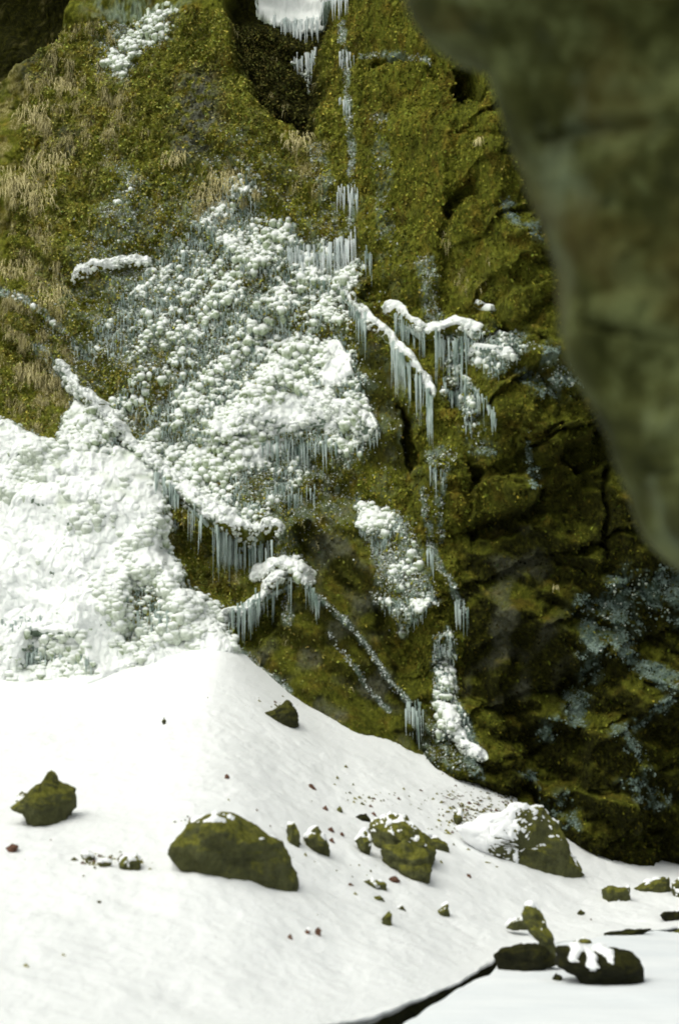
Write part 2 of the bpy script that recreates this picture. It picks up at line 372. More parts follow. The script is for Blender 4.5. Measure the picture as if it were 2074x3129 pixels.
addS(.95, poly([(-200, 1200), (60, 1290), (180, 1370), (210, 1200), (330, 1270), (470, 1430), (500, 1560), (530, 1720), (640, 1830), (740, 2010), (640, 2100), (-200, 2200)], .22))
addS(1.25, poly([(-300, 1400), (100, 1500), (300, 1600), (330, 1760), (480, 2010), (300, 2140), (-200, 2200)], .4)); addS(1.25, poly([(-200, 2060), (300, 2060), (430, 2010), (560, 1930), (640, 1900), (720, 1960), (760, 2060), (300, 2200), (-200, 2200)], .18))
addF(.9, poly([(1090, 1490), (1150, 1530), (1260, 1600), (1310, 1740), (1330, 1840), (1240, 1920), (1150, 1860), (1130, 1700), (1090, 1600)], .15)); addS(.58, poly([(1090, 1490), (1150, 1530), (1260, 1600), (1310, 1740), (1330, 1840), (1240, 1920), (1150, 1860), (1130, 1700), (1090, 1600)], .1))
addF(.9, poly([(1330, 1960), (1370, 1930), (1400, 2090), (1440, 2230), (1440, 2280), (1340, 2250), (1320, 2100)], .1)); addS(.54, poly([(1330, 1960), (1370, 1930), (1400, 2090), (1440, 2230), (1440, 2280), (1340, 2250), (1320, 2100)], .08))
addF(1.5*.42, poly([(1290, 2180), (1460, 2280), (1460, 2380), (1290, 2340)], .12))
addF(.6, poly([(1340, 1020), (1560, 1010), (1620, 1100), (1500, 1160), (1430, 1100), (1440, 1250), (1500, 1330), (1490, 1410), (1440, 1380), (1400, 1250), (1350, 1200)], .15)); addS(.54, poly([(1340, 1020), (1560, 1010), (1620, 1100), (1500, 1160), (1430, 1100), (1440, 1250), (1500, 1330), (1490, 1410), (1440, 1380), (1400, 1250), (1350, 1200)], .12))
addF(.8, poly([(1560, 1090), (1740, 1090), (1790, 1190), (1640, 1240), (1560, 1180)], .2)); addS(.54, poly([(1620, 1080), (1740, 1110), (1770, 1190), (1680, 1220), (1620, 1180)], .12))
addF(1.5*.50, poly([(1600, 1400), (1660, 1420), (1660, 1500), (1610, 1500)], .08))
addF(1.5*.46, poly([(1300, 1390), (1370, 1360), (1400, 1390), (1350, 1460), (1300, 1460)], .08))
addF(.9, poly([(1860, 1760), (2150, 1720), (2150, 1900), (1960, 1900), (1900, 2010), (1760, 2000), (1790, 1900)], .2))
addF(1.5*.42, poly([(1660, 2420), (1740, 2430), (1760, 2520), (1640, 2490)], .12))
addF(1.5*.42, poly([(1580, 2360), (1670, 2370), (1640, 2440)], .1))
addF(1.5*.36, poly([(1880, 2370), (2060, 2400), (2000, 2470), (1930, 2470)], .12))
addS(.46, poly([(0, 870), (150, 950), (330, 1150), (200, 1200), (100, 1030)], .15))
addS(1.2, poly([(770, -300), (1070, -300), (1062, 0), (1010, 10), (930, 45), (880, 40), (830, 20), (780, -20)], .06))
addS(.7, poly([(895, 120), (955, 110), (960, 180), (940, 220), (915, 170)], .05))
for pts, hw, v in [([(-20, 885), (100, 930), (190, 1000), (250, 1080)], 15, .6), ([(110, 1060), (180, 1140), (240, 1200)], 22, .7), ([(1045, 60), (1062, 300), (1075, 480), (1070, 700)], 13, .52), ([(1160, 350), (1170, 600), (1180, 800)], 30, .20),
    ([(930, 1790), (1050, 1900), (1150, 2020), (1250, 2150)], 10, .5), ([(1000, 1930), (1100, 2060), (1190, 2170)], 9, .45),
    ([(960, 450), (1000, 600), (1010, 700)], 30, .3), ([(1300, 800), (1330, 1000)], 26, .42), ([(1100, 150), (1180, 135), (1320, 170)], 10, .55),
    ([(1290, 1500), (1330, 1700), (1420, 1880)], 12, .5), ([(1345, 1400), (1350, 1650)], 9, .45),
    ([(1770, 1850), (1860, 1890), (1880, 1960), (1800, 2060), (1750, 2200), (1680, 2240)], 34, .46), ([(1880, 1980), (1960, 2040), (2040, 2080)], 30, .5),
    ([(1890, 2240), (1960, 2190), (2050, 2130)], 22, .4), ([(1870, 2240), (1960, 2310), (1980, 2400)], 24, .36), ([(1560, 2500), (1720, 2520)], 12, .35),
    ([(1530, 620), (1640, 720)], 30, .3), ([(840, 1590), (870, 1780), (880, 1900)], 20, .4), ([(1310, 1400), (1340, 1620)], 10, .4),
    ([(740, 2000), (800, 2050), (880, 2110)], 16, .5), ([(1600, 1320), (1620, 1400)], 9, .42), ([(1020, 1060), (1110, 1240), (1140, 1330)], 24, .8)]:
    m, dz, tt, d = line(pts, hw*PX)
    addF(min(1, v*1.7), m); addS(v if v > .55 else v*.35, m)
hole = np.maximum.reduce([poly([(740, 830), (800, 830), (810, 890), (760, 910)], .06), poly([(240, 1100), (330, 1080), (400, 1180), (300, 1230)], .15)*.7,
    poly([(560, 1560), (700, 1640), (860, 1680), (830, 1760), (690, 1880), (560, 1800), (500, 1640)], .12),
    poly([(420, 1760), (500, 1760), (530, 1880), (470, 1960), (390, 1930), (340, 1820), (420, 1720)], .35)*1.0,
    poly([(60, 1980), (250, 1960), (280, 2080), (170, 2120), (60, 2060)], .35)*1.0])
S = S*(1-.55*hole)
S = np.clip(S+sm(.1, .4, S)*sm(1.15, .8, S)*(.42*fbm(u*.8, v*1.9, 4, 221)+.03), 0, 1.3)
slabz = np.clip(slab, 0, 1)

# --- tufts and snow-laden knobs --------------------------------------------------------------------
S = S*(1-.35*sm(.1, .5, pn(wx*.9, wz*1.1, 55))*sm(1.1, .8, S))
f1, f2, ax, ay, idn = worley(wx*11, wz*7.5, 91)
tuft = np.sqrt(np.clip(1-(f1/.75)**2, 0, 1))
f1b, f2b, ax, ay, idb = worley(wx*5.2, wz*3.6, 93)
H += (1-.7*slabz)*((.045+.025*pn(X*1.2, Z*1.2, 5))*tuft*(.4+idn)+.075*np.sqrt(np.clip(1-(f1b/.8)**2, 0, 1))*(.3+idb)*(1-.6*sm(.2, .5, S)))*(1-.45*rightness)
big = sm(.8, 1.1, S)
jx = X+.03*pn(X*6, Z*6, 141); jz = Z+.03*pn(X*6, Z*6, 143)
k1 = worley(jx*7+.5*jz, jz*7.6, 101); k2 = worley(jx*13, jz*12.5, 113); k3 = worley(jx*4.1, jz*4.4, 119); k4 = worley(jx*3.2+.6*jz, jz*4.0, 127)
mnd = sm(.72, .92, S)
dome = lambda k, r: np.sqrt(np.clip(1-(k[0]/r)**2, 0, 1))
fine = sm(.2, .8, rightness)
cover = S*1.75-.50+.30*fbm(u*1.0, v*2.2, 3, 261)+.35*sm(.9, 1.1, S)+.6*ledge_S
on1 = sm(-.08, .08, cover-k1[4]); on2 = sm(-.08, .08, cover-k2[4]); on3 = sm(-.06, .06, cover-.25-k3[4])
coarse = (1-fine)
Sf = np.maximum(S, .45*Fr)
knob = (1-.95*mnd)*coarse*on1*.065*dome(k1, .70)*(.6+.6*k1[4]) + (1-.95*mnd)*on2*(.03*coarse+.040*fine)*dome(k2, .70) + (1-.9*mnd)*coarse*on3*.07*dome(k3, .72) + mnd*.10*np.clip(1-(k4[0]/.95)**2, 0, 1)*(.4+.8*k4[4])+mnd*.10*fbm(u*1.1, v*2.4, 3, 129)
nS = sm(.3, .7, S)
H += knob*sm(.1, .25, Sf)*(1-.55*sm(1.0, 1.25, S))
H += (1-.6*slabz)*((.060-.04*nS)*fbm(X*4.5, Z*3.4, 3, 41)+.018*(1-.85*nS)*fbm(X*16, Z*11, 3, 43)) + slabz*.02*fbm(X*5, Z*5, 3, 47)
H += ledge_S*(.05*dome(k1, .75)+.03*dome(k2, .7))
H += 2.6*sm(17.3, 20, Z)*sm(-1, 5, X)            # unseen brow leaning out above the frame, added to darken the right wall
H -= .8*sm(.7, -.3, Z)*0

Yc = Y0(X, Z)-H+.42*sm(.5, 4, Z)
gz = np.gradient(Yc, zs, axis=0); gx = np.gradient(Yc, xs, axis=1)
nl = np.sqrt(gz**2+gx**2+1); nz = gz/nl; nx_ = gx/nl
def blur(A, n):
    for _ in range(n):
        A = (A+np.roll(A, 1, 0)+np.roll(A, -1, 0)+np.roll(A, 1, 1)+np.roll(A, -1, 1))/5
    return A
up = blur(nz, 2)
cap = np.maximum(coarse*np.maximum(on1*(k1[3]*1.1+.45-1.3*(k1[0]-.25)), on3*(k3[3]*.9+.40-1.3*(k3[0]-.2))), on2*(k2[3]*1.1+.32-1.2*(k2[0]-.25)))
val = cap-.42+.75*(S-.5)+up*.50+.10*pn(X*9, Z*7, 131)
val = val-.08*(1-mnd)*coarse+mnd*.75+sm(.98, 1.2, S)*.9
val = np.where(S < .12, -1., val)
val = np.maximum(val, (ledge_S-.42)*2.0+.35*pn(X*4, Z*4, 135)+.15*pn(X*12, Z*10, 136)+.30*up)
val -= 1.3*hole*sm(1.1, .6, S)*(1-sm(.3, .7, ledge_S))
sn = sm(-.02, .3, val)
T = .045*sm(-.05, .35, val)-.006+.05*sm(.4, 1.3, val)
def YY(x, z):
    i = np.clip(np.searchsorted(zs, z)-1, 0, len(zs)-2); j = np.clip(np.searchsorted(xs, x)-1, 0, len(xs)-2)
    return np.minimum.reduce([Yc[i, j], Yc[i+1, j], Yc[i, j+1], Yc[i+1, j+1]])

# --- kinds of cover on the cliff -------------------------------------------------------------------
left = sm(2.2, -3.5, X)
tanr = np.maximum.reduce([poly([(-200, 160), (120, 200), (170, 420), (130, 640), (140, 760), (0, 700), (-200, 900)], .4),
    .8*poly([(0, 760), (180, 800), (190, 980), (210, 1300), (120, 1330), (0, 1200)], .3), .7*poly([(560, 560), (720, 470), (820, 560), (700, 680), (560, 680)], .25),
    .5*poly([(100, 100), (330, 0), (420, 400), (280, 560), (120, 400)], .4), .5*poly([(900, 380), (1000, 430), (980, 620), (880, 560)], .2),
    .45*poly([(1360, 700), (1480, 820), (1470, 930), (1400, 880)], .15)])
tan = np.clip(tanr*sm(-.02, .5, fbm(X*3.6, Z*2.2, 4, 201)+.15)+.35*left*sm(.45, .8, fbm(X*4, Z*2.6, 3, 203)), 0, 1)*.85
rockm = np.maximum.reduce([poly([(520, 230), (660, 180), (680, 380), (640, 480), (530, 470)], .25), .7*poly([(160, 380), (240, 380), (240, 450), (170, 460)], .15),
    .5*poly([(60, 120), (160, 160), (120, 260), (0, 260)], .2)])*sm(-.3, .3, fbm(X*5, Z*5, 3, 205)+.1)
rockm = np.clip(rockm+.5*slabz*sm(.1, .6, pn(X*2, Z*2, 207)+.1), 0, 1)
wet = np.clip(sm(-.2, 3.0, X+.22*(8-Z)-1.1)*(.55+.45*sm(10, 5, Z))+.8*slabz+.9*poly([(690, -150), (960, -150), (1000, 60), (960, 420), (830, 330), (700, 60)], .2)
    + .8*poly([(-300, -300), (230, -200), (150, 90), (-20, 200), (-300, 200)], .3), 0, 1)  # damp tone, also painted shade over the right wall and two recesses
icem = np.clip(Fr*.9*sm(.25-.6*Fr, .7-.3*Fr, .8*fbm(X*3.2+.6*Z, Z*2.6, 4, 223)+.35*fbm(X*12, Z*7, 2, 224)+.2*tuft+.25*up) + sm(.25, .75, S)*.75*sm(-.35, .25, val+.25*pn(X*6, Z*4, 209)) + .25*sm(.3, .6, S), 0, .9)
upb = blur(nz, 14); wet = wet*(1-.65*sm(.15, .6, upb+.15*pn(X*3, Z*3, 241)))  # upward faces painted lighter, as if lit, so the relief reads
wet = np.maximum(wet, np.maximum(poly([(690, -200), (960, -200), (1000, 60), (960, 250), (960, 420), (830, 330), (740, 220), (700, 60)], .12), poly([(-300, -300), (230, -200), (150, 60), (-20, 190), (-300, 200)], .15)))  # shade of the two top recesses painted in at full strength
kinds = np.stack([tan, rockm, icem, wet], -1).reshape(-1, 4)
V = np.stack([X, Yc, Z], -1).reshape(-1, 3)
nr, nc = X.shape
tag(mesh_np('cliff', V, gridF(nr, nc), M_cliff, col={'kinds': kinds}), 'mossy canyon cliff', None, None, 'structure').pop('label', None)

# --- snow on the cliff: a real layer standing proud of the rock, cut into its ledges, mound and crust ----
off = T.reshape(-1, 1)*np.stack([nx_*0, -np.ones_like(nz)*.75, .66*np.ones_like(nz)], -1).reshape(-1, 3)
VS = V+off
dq = (sm(-.03, .42, val+.10*pn(X*20, Z*16, 231)+.10*pn(X*9, Z*4, 232))*(1-.55*mnd*sm(1.25, .9, S)*sm(.55, .85, k4[0]+.25*pn(X*2, Z*2, 236)))).ravel(); depth_shade = np.stack([dq, dq, dq, dq*0+1], -1)  # thin snow tone, plus greenish shading painted into the mound's creases
vv = np.maximum.reduce([val[:-1, :-1], val[1:, :-1], val[:-1, 1:], val[1:, 1:]])
cm = lambda A: (A[:-1, :-1]+A[1:, 1:])/2
keep = vv > -.04
owner = np.zeros(keep.shape, int)
mound = cm(poly([(-300, 1250), (60, 1290), (180, 1370), (470, 1500), (530, 1720), (640, 1830), (740, 2010), (640, 2100), (-300, 2300)], .1)) > .5
owner[mound] = 1
for i, m in enumerate(lm): owner[(cm(m) > .3)] = i+2
for k in range(len(lm)+2):
    kf = keep & (owner == k)
    if not kf.any(): continue
    v_, f_, dc = compact(VS, gridF(nr, nc, kf), (depth_shade,))
    name = 'snow_crust' if k == 0 else 'snow_mound' if k == 1 else 'snow_ledge'
    o = mesh_np(name, v_, f_, M_csnow, col={'depth': dc})
    if k == 0: tag(o, kind='stuff'); o['label'] = 'lumpy snow and frost clinging to moss all over the cliff'
    elif k == 1: tag(o, 'big bulging white mound of snow and ice against the lower left cliff', 'snow mound')
    else: tag(o, LEDGES[k-2][4], 'snow ledge', 'snow lying on the cliff ledges')

# rounded caps of snow and glazed moss heads, each standing off the surface
def ball(nu, nv):
    V_ = [(0, 0, 1)]+[(math.sin(math.pi*j/nv)*math.cos(2*math.pi*i/nu+j*.3), math.sin(math.pi*j/nv)*math.sin(2*math.pi*i/nu+j*.3), math.cos(math.pi*j/nv)) for j in range(1, nv) for i in range(nu)]+[(0, 0, -1)]
    F_ = []
    for i in range(nu):
        F_.append((0, 1+i, 1+(i+1) % nu)); e_ = 1+(nv-2)*nu
        F_.append((e_+(i+1) % nu, e_+i, len(V_)-1))
        for j in range(nv-2):
            a_ = 1+j*nu+i; b_ = 1+j*nu+(i+1) % nu
            F_.append((a_, a_+nu, b_)); F_.append((b_, a_+nu, b_+nu))
    return np.array(V_), np.array(F_)
def caps(name, prob, n, r0, r1, seed, lowtone, dens=3., lab=None, tall=.85, mat=None):
    rs = np.random.RandomState(seed); p = prob*((X > -7) & (X < 6.6) & (Z < 17.3)); p = (p/p.sum()).ravel()
    ch = rs.choice(X.size, n, p=p, replace=False); i, j = ch//nc, ch % nc
    r = r0+(r1-r0)*rs.uniform(0, 1, n)**2.6*(.6+.4*np.clip(S[i, j]/.6, 0, 1.4)); bv, bf = ball(9, 7)
    ctr = np.stack([X[i, j], Yc[i, j]-r*.30-np.clip(T[i, j], 0, .03), Z[i, j]+rs.normal(0, .004, n)], -1)
    sc_ = np.stack([r*rs.uniform(.9, 1.35, n), r, r*rs.uniform(.65, 1., n)*tall], -1)
    lump_ = 1+.16*(pn(bv[None, :, 0]*1.7+rs.uniform(0, 99, n)[:, None], bv[None, :, 2]*1.7+bv[None, :, 1]*1.3, 251))
    Vb = ctr[:, None]+bv[None]*sc_[:, None]*lump_[..., None]
    # hang a little tail under each head
    tail = np.clip(-bv[:, 2], 0, 1)**3; Vb[:, :, 2] -= tail[None]*(r*rs.uniform(0, 1.3, n))[:, None]
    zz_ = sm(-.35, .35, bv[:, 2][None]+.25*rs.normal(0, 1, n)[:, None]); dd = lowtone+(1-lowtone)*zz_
    F = (bf[None]+(np.arange(n)*len(bv))[:, None, None]).reshape(-1, 3)
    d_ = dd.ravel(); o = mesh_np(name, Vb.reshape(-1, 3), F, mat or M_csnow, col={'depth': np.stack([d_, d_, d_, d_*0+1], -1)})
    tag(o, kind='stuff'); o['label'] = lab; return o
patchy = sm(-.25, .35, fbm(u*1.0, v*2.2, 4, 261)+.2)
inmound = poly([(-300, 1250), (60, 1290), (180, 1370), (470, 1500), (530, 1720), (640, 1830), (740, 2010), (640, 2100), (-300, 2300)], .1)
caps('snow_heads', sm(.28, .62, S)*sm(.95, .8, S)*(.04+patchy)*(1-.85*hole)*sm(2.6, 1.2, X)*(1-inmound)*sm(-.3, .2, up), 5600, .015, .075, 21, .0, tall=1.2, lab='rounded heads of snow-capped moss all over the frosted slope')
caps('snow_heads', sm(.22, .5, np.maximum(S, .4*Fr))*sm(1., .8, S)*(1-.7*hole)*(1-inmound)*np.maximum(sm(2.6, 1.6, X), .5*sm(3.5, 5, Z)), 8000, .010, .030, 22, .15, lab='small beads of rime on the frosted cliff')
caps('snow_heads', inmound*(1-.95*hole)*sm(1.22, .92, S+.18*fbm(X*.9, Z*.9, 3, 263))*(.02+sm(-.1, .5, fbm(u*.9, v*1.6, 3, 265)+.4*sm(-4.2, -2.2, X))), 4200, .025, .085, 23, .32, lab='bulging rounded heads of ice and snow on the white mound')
M_shade_frost = ice_mat((.06, .10, .075), (.27, .35, .31))  # frost colour darkened and cooled as if lying in shade
caps('frost_beads', sm(.15, .8, Fr*(.4+sm(-.3, .4, fbm(X*3.2+.6*Z, Z*2.6, 4, 223))))*sm(1.4, 2.4, X)*sm(-.5, .2, up), 5500, .009, .032, 26, .2, mat=M_shade_frost, lab='frost tinted dull bluish for shade over the dark rocks at the right')
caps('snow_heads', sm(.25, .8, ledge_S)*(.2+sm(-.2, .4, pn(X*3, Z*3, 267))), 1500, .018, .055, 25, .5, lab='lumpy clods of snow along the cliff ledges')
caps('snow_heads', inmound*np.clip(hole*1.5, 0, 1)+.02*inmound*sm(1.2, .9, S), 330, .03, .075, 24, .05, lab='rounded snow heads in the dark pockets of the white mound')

# ------------------------------------------------------------------ snow bank, stream
silh = [(-300, 2130), (0, 2105), (150, 2115), (300, 2105), (480, 2060), (560, 2020), (640, 1990), (700, 1985), (740, 2020), (800, 2085), (920, 2170), (1100, 2262), (1310, 2352), (1450, 2400),
        (1600, 2450), (1700, 2530), (1760, 2585), (1850, 2612), (2074, 2645), (2400, 2690)]
SQ = P(*silh)
def zsil(x): return sum(np.interp(x+q, SQ[:, 0], SQ[:, 1]) for q in np.linspace(-.3, .3, 13))/13
_tx = np.arange(-24, 24, .05); _g = np.exp(-.5*(np.arange(-60, 61)*.05/.55)**2); _g /= _g.sum()
_zs = np.convolve(np.pad(zsil(_tx), 60, 'edge'), _g, 'valid')
def zsmooth(x): return np.interp(x, _tx, _zs)
def flat(px, py, z=0.):
    d = ray(px, py); k = (z-CAMZ)/d[2]; return k*d[0], k*d[1]
EQ = [(-14, 5), (-8, 9), (-3, 13.6), (-1.0, 17.0)]+[flat(a, b) for a, b in ((1160, 3129), (1300, 3065), (1500, 2958), (1530, 2935), (1840, 2868), (2074, 2842), (2500, 2800))]+[(14, 30)]
EX = np.array([a for a, b in EQ]); EY = np.array([b for a, b in EQ])
_ys = np.convolve(np.pad(np.interp(_tx, EX, EY), 60, 'edge'), _g, 'valid')
def yflat(x): return np.interp(x, _tx, _ys)
def yedge(x): return np.interp(x, EX, EY)+.22*pn(x*1.3, x*0+2, 301)+.10*pn(x*5, x*0+1, 303)+.04*pn(x*13, x*0+1, 305)
def ground(x, y):
    x = np.asarray(x, float); y = np.asarray(y, float)
    e = yflat(x); xx = x*32.5/np.maximum(y, 20); zt = zsil(xx)
    zt2 = zsmooth(xx); wq = sm(28.5, 31.5, y); zt = zt2*(1-wq)+(.35*zt+.65*zt2)*wq; yc_ = Y0(x, zt2)-.5
    t = (y-e)/(yc_-e); tc = np.clip(t, 0, 1.25)
    lip = .05+.19*sm(1.9, -2, x)
    z = lip+(zt-lip)*(.62*tc+.38*tc**2.2)+.10*sm(0, .03, t)*0
    z -= .0*x
    z += (.09*fbm(x*.35, y*.28, 3, 311)+.022*fbm(x*1.6, y*1.2, 3, 313)+.008*fbm(x*6, y*4, 4, 315))*sm(0, .15, t)*(1-.6*sm(.8, 1, t))
    z += .10*sm(.84, 1.0, tc)**2*sm(-.8, -2.6, x)
    return z
def hit(px, py):
    d = ray(px, py); ys = np.arange(9, 34, .02); k = ys/d[1]
    zz = CAMZ+k*d[2]; g = np.maximum(ground(k*d[0], ys), 0.0); g = np.where(ys < yedge(k*d[0]), 0, g)
    i = np.argmax(zz <= g) if (zz <= g).any() else len(ys)-1
    return np.array([k[i]*d[0], ys[i], zz[i]])
gx_ = span(-13, -6.3, 6.3, 13, .022, .12)
tau = np.concatenate([np.linspace(0, .12, 60, endpoint=False), np.linspace(.12, 1, 520)**1.0])
GX, TT = np.meshgrid(gx_, tau)
e = np.interp(GX, EX, EY); far = Y0(GX, zsil(GX))+2.2
GY = e+(far-e)*TT+(yedge(GX)-e)*sm(.06, 0, TT); GZ = ground(GX, GY)
GZ += .014*fbm(GX*5, GY*3, 3, 351)*sm(.03, 0, TT)
rows = [(.45, -.12), (.30, -.02), (.12, .04), (.03, .08), (-.02, .13)]
lipz = ground(gx_, yedge(gx_))
pre = [np.stack([gx_, yedge(gx_)+a+.03*pn(gx_*6, gx_*0+b, 321), np.minimum(b+.0*gx_+.02*pn(gx_*7, gx_*0+a*9, 322), lipz-.03)], -1) for a, b in rows]
GV = np.concatenate([np.stack(pre), np.stack([GX, GY, GZ], -1)])
tag(mesh_np('snow_bank', GV.reshape(-1, 3), gridF(GV.shape[0], GV.shape[1]), M_snow), kind='structure')
# dark wet bank under the lip
bx = np.arange(-13, 13, .04)
BV = np.stack([np.stack([bx, yedge(bx)+a+.05*pn(bx*4, bx*0+a, 331), bx*0+b], -1) for a, b in ((.40, .0), (.22, -.01), (.16, -.05), (.10, -.12), (.0, -.35))])
tag(mesh_np('stream_bank', BV.reshape(-1, 3), gridF(BV.shape[0], BV.shape[1]), M_boulder_dark), kind='structure')
tag(mesh_np('water', [(-40, -5, -.10), (40, -5, -.10), (40, 36, -.10), (-40, 36, -.10)], [(0, 1, 2, 3)], M_water), kind='structure')
tag(mesh_np('ground', [(-120, -80, -.6), (120, -80, -.6), (120, 140, -.6), (-120, 140, -.6)], [(0, 1, 2, 3)], M_snow), kind='structure')
# snow-covered ice on the stream
ix = np.arange(-13, 14, .05)
gap = (.12+.75*np.clip(pn(ix*1.1, ix*0+5, 341)+.3, 0, 1)+.2*pn(ix*5, ix*0+5, 342))*(1-.9*sm(1.9, 2.3, ix)*sm(3.9, 3.4, ix))
gap = np.maximum(gap-.05+.30*sm(-.5, .4, ix)*sm(2., 1.5, ix)+.25*sm(3.6, 4., ix)*sm(.2, -.3, pn(ix*2, ix*0+9, 349)), -.2)
iy = np.linspace(0, 1, 260)
IX, IT = np.meshgrid(ix, iy)
ye = yedge(IX)-gap[None, :]
IY = ye+(IX*0-4-ye)*IT**1.6
IZ = .02+.018*fbm(IX*.8, IY*.5, 3, 343)+.03*sm(0, .02, IT)
IV = np.concatenate([np.stack([ix, ye[0]+.06, ix*0-.12], -1)[None], np.stack([ix, ye[0]+.01, ix*0-.03], -1)[None], np.stack([IX, IY, IZ], -1)])
tag(mesh_np('stream_ice', IV.reshape(-1, 3), gridF(IV.shape[0], IV.shape[1])[:, ::-1], M_river), kind='structure')

# ------------------------------------------------------------------ boulders and stones
def lump(outline, name, label, cat, mat, group=None, thick=.8, snow=0., seed=1, rough=.06, base=None, facet=.12, snowwhere=None, res=1., nf=1., cut=.85, back=0.):
    """solid stone: its front outline is the rim between a near and a far half; sits in the ground"""
    pts = np.array(outline, float)
    by = pts[:, 1].max(); bxp = pts[pts[:, 1] > by-.25*np.ptp(pts[:, 1]), 0].mean() if base is None else base[0]
    B = hit(bxp, by if base is None else base[1]); kk = B[1]*T15/1564.5
    D = B[1]+.5*thick*min(np.ptp(pts[:, 0]), np.ptp(pts[:, 1]))*kk*.7+back
    il = pts[:, 0].argmin(); ir = pts[:, 0].argmax(); kx = 0.
    if np.ptp(pts[:, 0]) > 100 and by < 2850:
        hl = hit(*pts[il]); hr = hit(*pts[ir]); kx = float(np.clip((hr[1]-hl[1])/(hr[0]-hl[0]), -1.6, 1.6))*.85
    cxm = D/ray(pts[:, 0].mean(), by)[1]*ray((pts[il, 0]+pts[ir, 0])/2, by)[0]
    W = []
    for a, b in pts:
        d = ray(a, b); k = D/d[1]
        for _ in range(6): k = (D+kx*(k*d[0]-cxm))/d[1]
        W.append((k*d[0], CAMZ+k*d[2]))
    W = np.array(W); c = np.array([(W[:, 0].min()+W[:, 0].max())/2, (W[:, 1].min()+W[:, 1].max())/2]); D = D+kx*(c[0]-cxm)
    low = sm(.38, 0., (W[:, 1]-W[:, 1].min())/np.ptp(W[:, 1])); W[:, 1] -= low*(.05+.16*np.ptp(W[:, 1]))
    # resample outline evenly by angle-free arclength
    Q = np.vstack([W, W[:1]]); L = np.concatenate([[0], np.cumsum(np.hypot(*np.diff(Q, axis=0).T))])
    n = int(max(28, min(120, L[-1]/.02*res))); s_ = np.linspace(0, L[-1], n, endpoint=False)
    O = np.stack([np.interp(s_, L, Q[:, 0]), np.interp(s_, L, Q[:, 1])], -1)-c
    size = np.ptp(W, axis=0).min(); h = size*.5*thick
    m = max(12, n//2); ph = np.linspace(0, math.pi, m)
    Vs = []
    for p in ph:
        r = math.sin(p)**.75; y = -math.copysign(abs(math.cos(p))**.8, math.cos(p))*h
        # the far half leans back; the near half is steep
        Vs.append(np.stack([O[:, 0]*r, np.full(n, y), O[:, 1]*r], -1))
    Vv = np.concatenate(Vs)
    # undulation and facets
    nrm = Vv/np.maximum(np.linalg.norm(Vv, axis=1, keepdims=True), 1e-6)
    rim = 1-.65*np.clip(np.sin(np.repeat(ph, n)), 0, 1)**3
    for q in range(6):
        a = np.random.RandomState(seed*31+q).normal(size=3); a /= np.linalg.norm(a); a[1] = -abs(a[1])
        dd = Vv@a; lim = np.quantile(dd, .90-.02*q); ex = np.clip(dd-lim, 0, None)
        Vv = Vv-ex[:, None]*a[None]*(cut*rim[:, None])
    Vv += nrm*(noise3(Vv/size, 1.6, seed)*facet*size*rim+noise3(Vv/size, 5., seed+3)*rough*size*.6+noise3(Vv, 14., seed+5)*.016+noise3(Vv, 31., seed+8)*.009)[:, None]
    Vv[:, 1] += kx*Vv[:, 0]
    i = np.arange(m*n).reshape(m, n); j = np.roll(i, -1, 1)
    F = np.stack([i[:-1], j[:-1], j[1:], i[1:]], -1).reshape(-1, 4)
    loc = (c[0], D, c[1])
    o = mesh_np(name, Vv, F, mat, loc=loc); tag(o, label, cat, group)
    if snow != 0:
        a = Vv[F[:, 0]]; b = Vv[F[:, 1]]; cc = Vv[F[:, 3]]; fn = np.cross(b-a, cc-a); ln = np.linalg.norm(fn, axis=1)+1e-9; fn /= ln[:, None]
        vn = np.zeros_like(Vv)
        for q in range(4): np.add.at(vn, F[:, q], fn)
        vn /= np.linalg.norm(vn, axis=1, keepdims=True)+1e-9
        if (vn*nrm).sum() < 0: vn = -vn
        sv = vn[:, 2]*1.0+noise3(Vv, 6.*nf, seed+9)*.9+noise3(Vv, 17.*nf, seed+12)*.6-1.25+snow
        if snowwhere is not None: sv = sv+snowwhere(Vv+np.array(loc))
        kf = sv[F].max(1) > 0
        if kf.any():
            sp = Vv+vn*(np.clip(sv*.08, -.01, .03))[:, None]+np.array([0, 0, .004])
            v_, f_ = compact(sp, F[kf]); lab_ = np.arange(len(v_))
            while True:
                fm = lab_[f_].min(1); nw = lab_.copy()
                for q in range(4): np.minimum.at(nw, f_[:, q], fm)
                if (nw == lab_).all(): break
                lab_ = nw
            ids, cnt = np.unique(lab_[f_[:, 0]], return_counts=True)
            for q in ids[np.argsort(-cnt)][:14]:
                g = lab_[f_[:, 0]] == q
                if g.sum() < 6: continue
                v2, f2_ = compact(v_, f_[g]); mesh_np('snow_patch', v2, f2_, M_csnow2, parent=o)
    return o
M_csnow2 = snow_mat('stone_snow', (.87, .88, .89), 0, (.80, .81, .81), 6.)
BG, SG = 'mossy boulders on the snow bank', 'small stones poking out of the snow'
lump([(156, 2349), (178, 2362), (199, 2389), (226, 2420), (232, 2445), (229, 2464), (212, 2476), (208, 2520), (150, 2524), (93, 2526), (72, 2480), (13, 2474), (45, 2455), (85, 2435), (119, 2394), (143, 2392)],
     'boulder', 'sharp-peaked mossy boulder at the left edge of the snow bank', 'boulder', M_boulder, BG, 1.0, .0, 3)
lump([(511, 2611), (544, 2558), (584, 2521), (650, 2491), (729, 2505), (782, 2535), (849, 2568), (889, 2621), (912, 2661), (907, 2700), (850, 2703), (796, 2706), (696, 2699), (645, 2690), (584, 2664), (531, 2634)],
     'boulder', 'largest rounded boulder, green moss over its right half, alone in the snow', 'boulder', M_boulder, BG, 1.0, -.15, 5, .09, facet=.10, cut=.35)
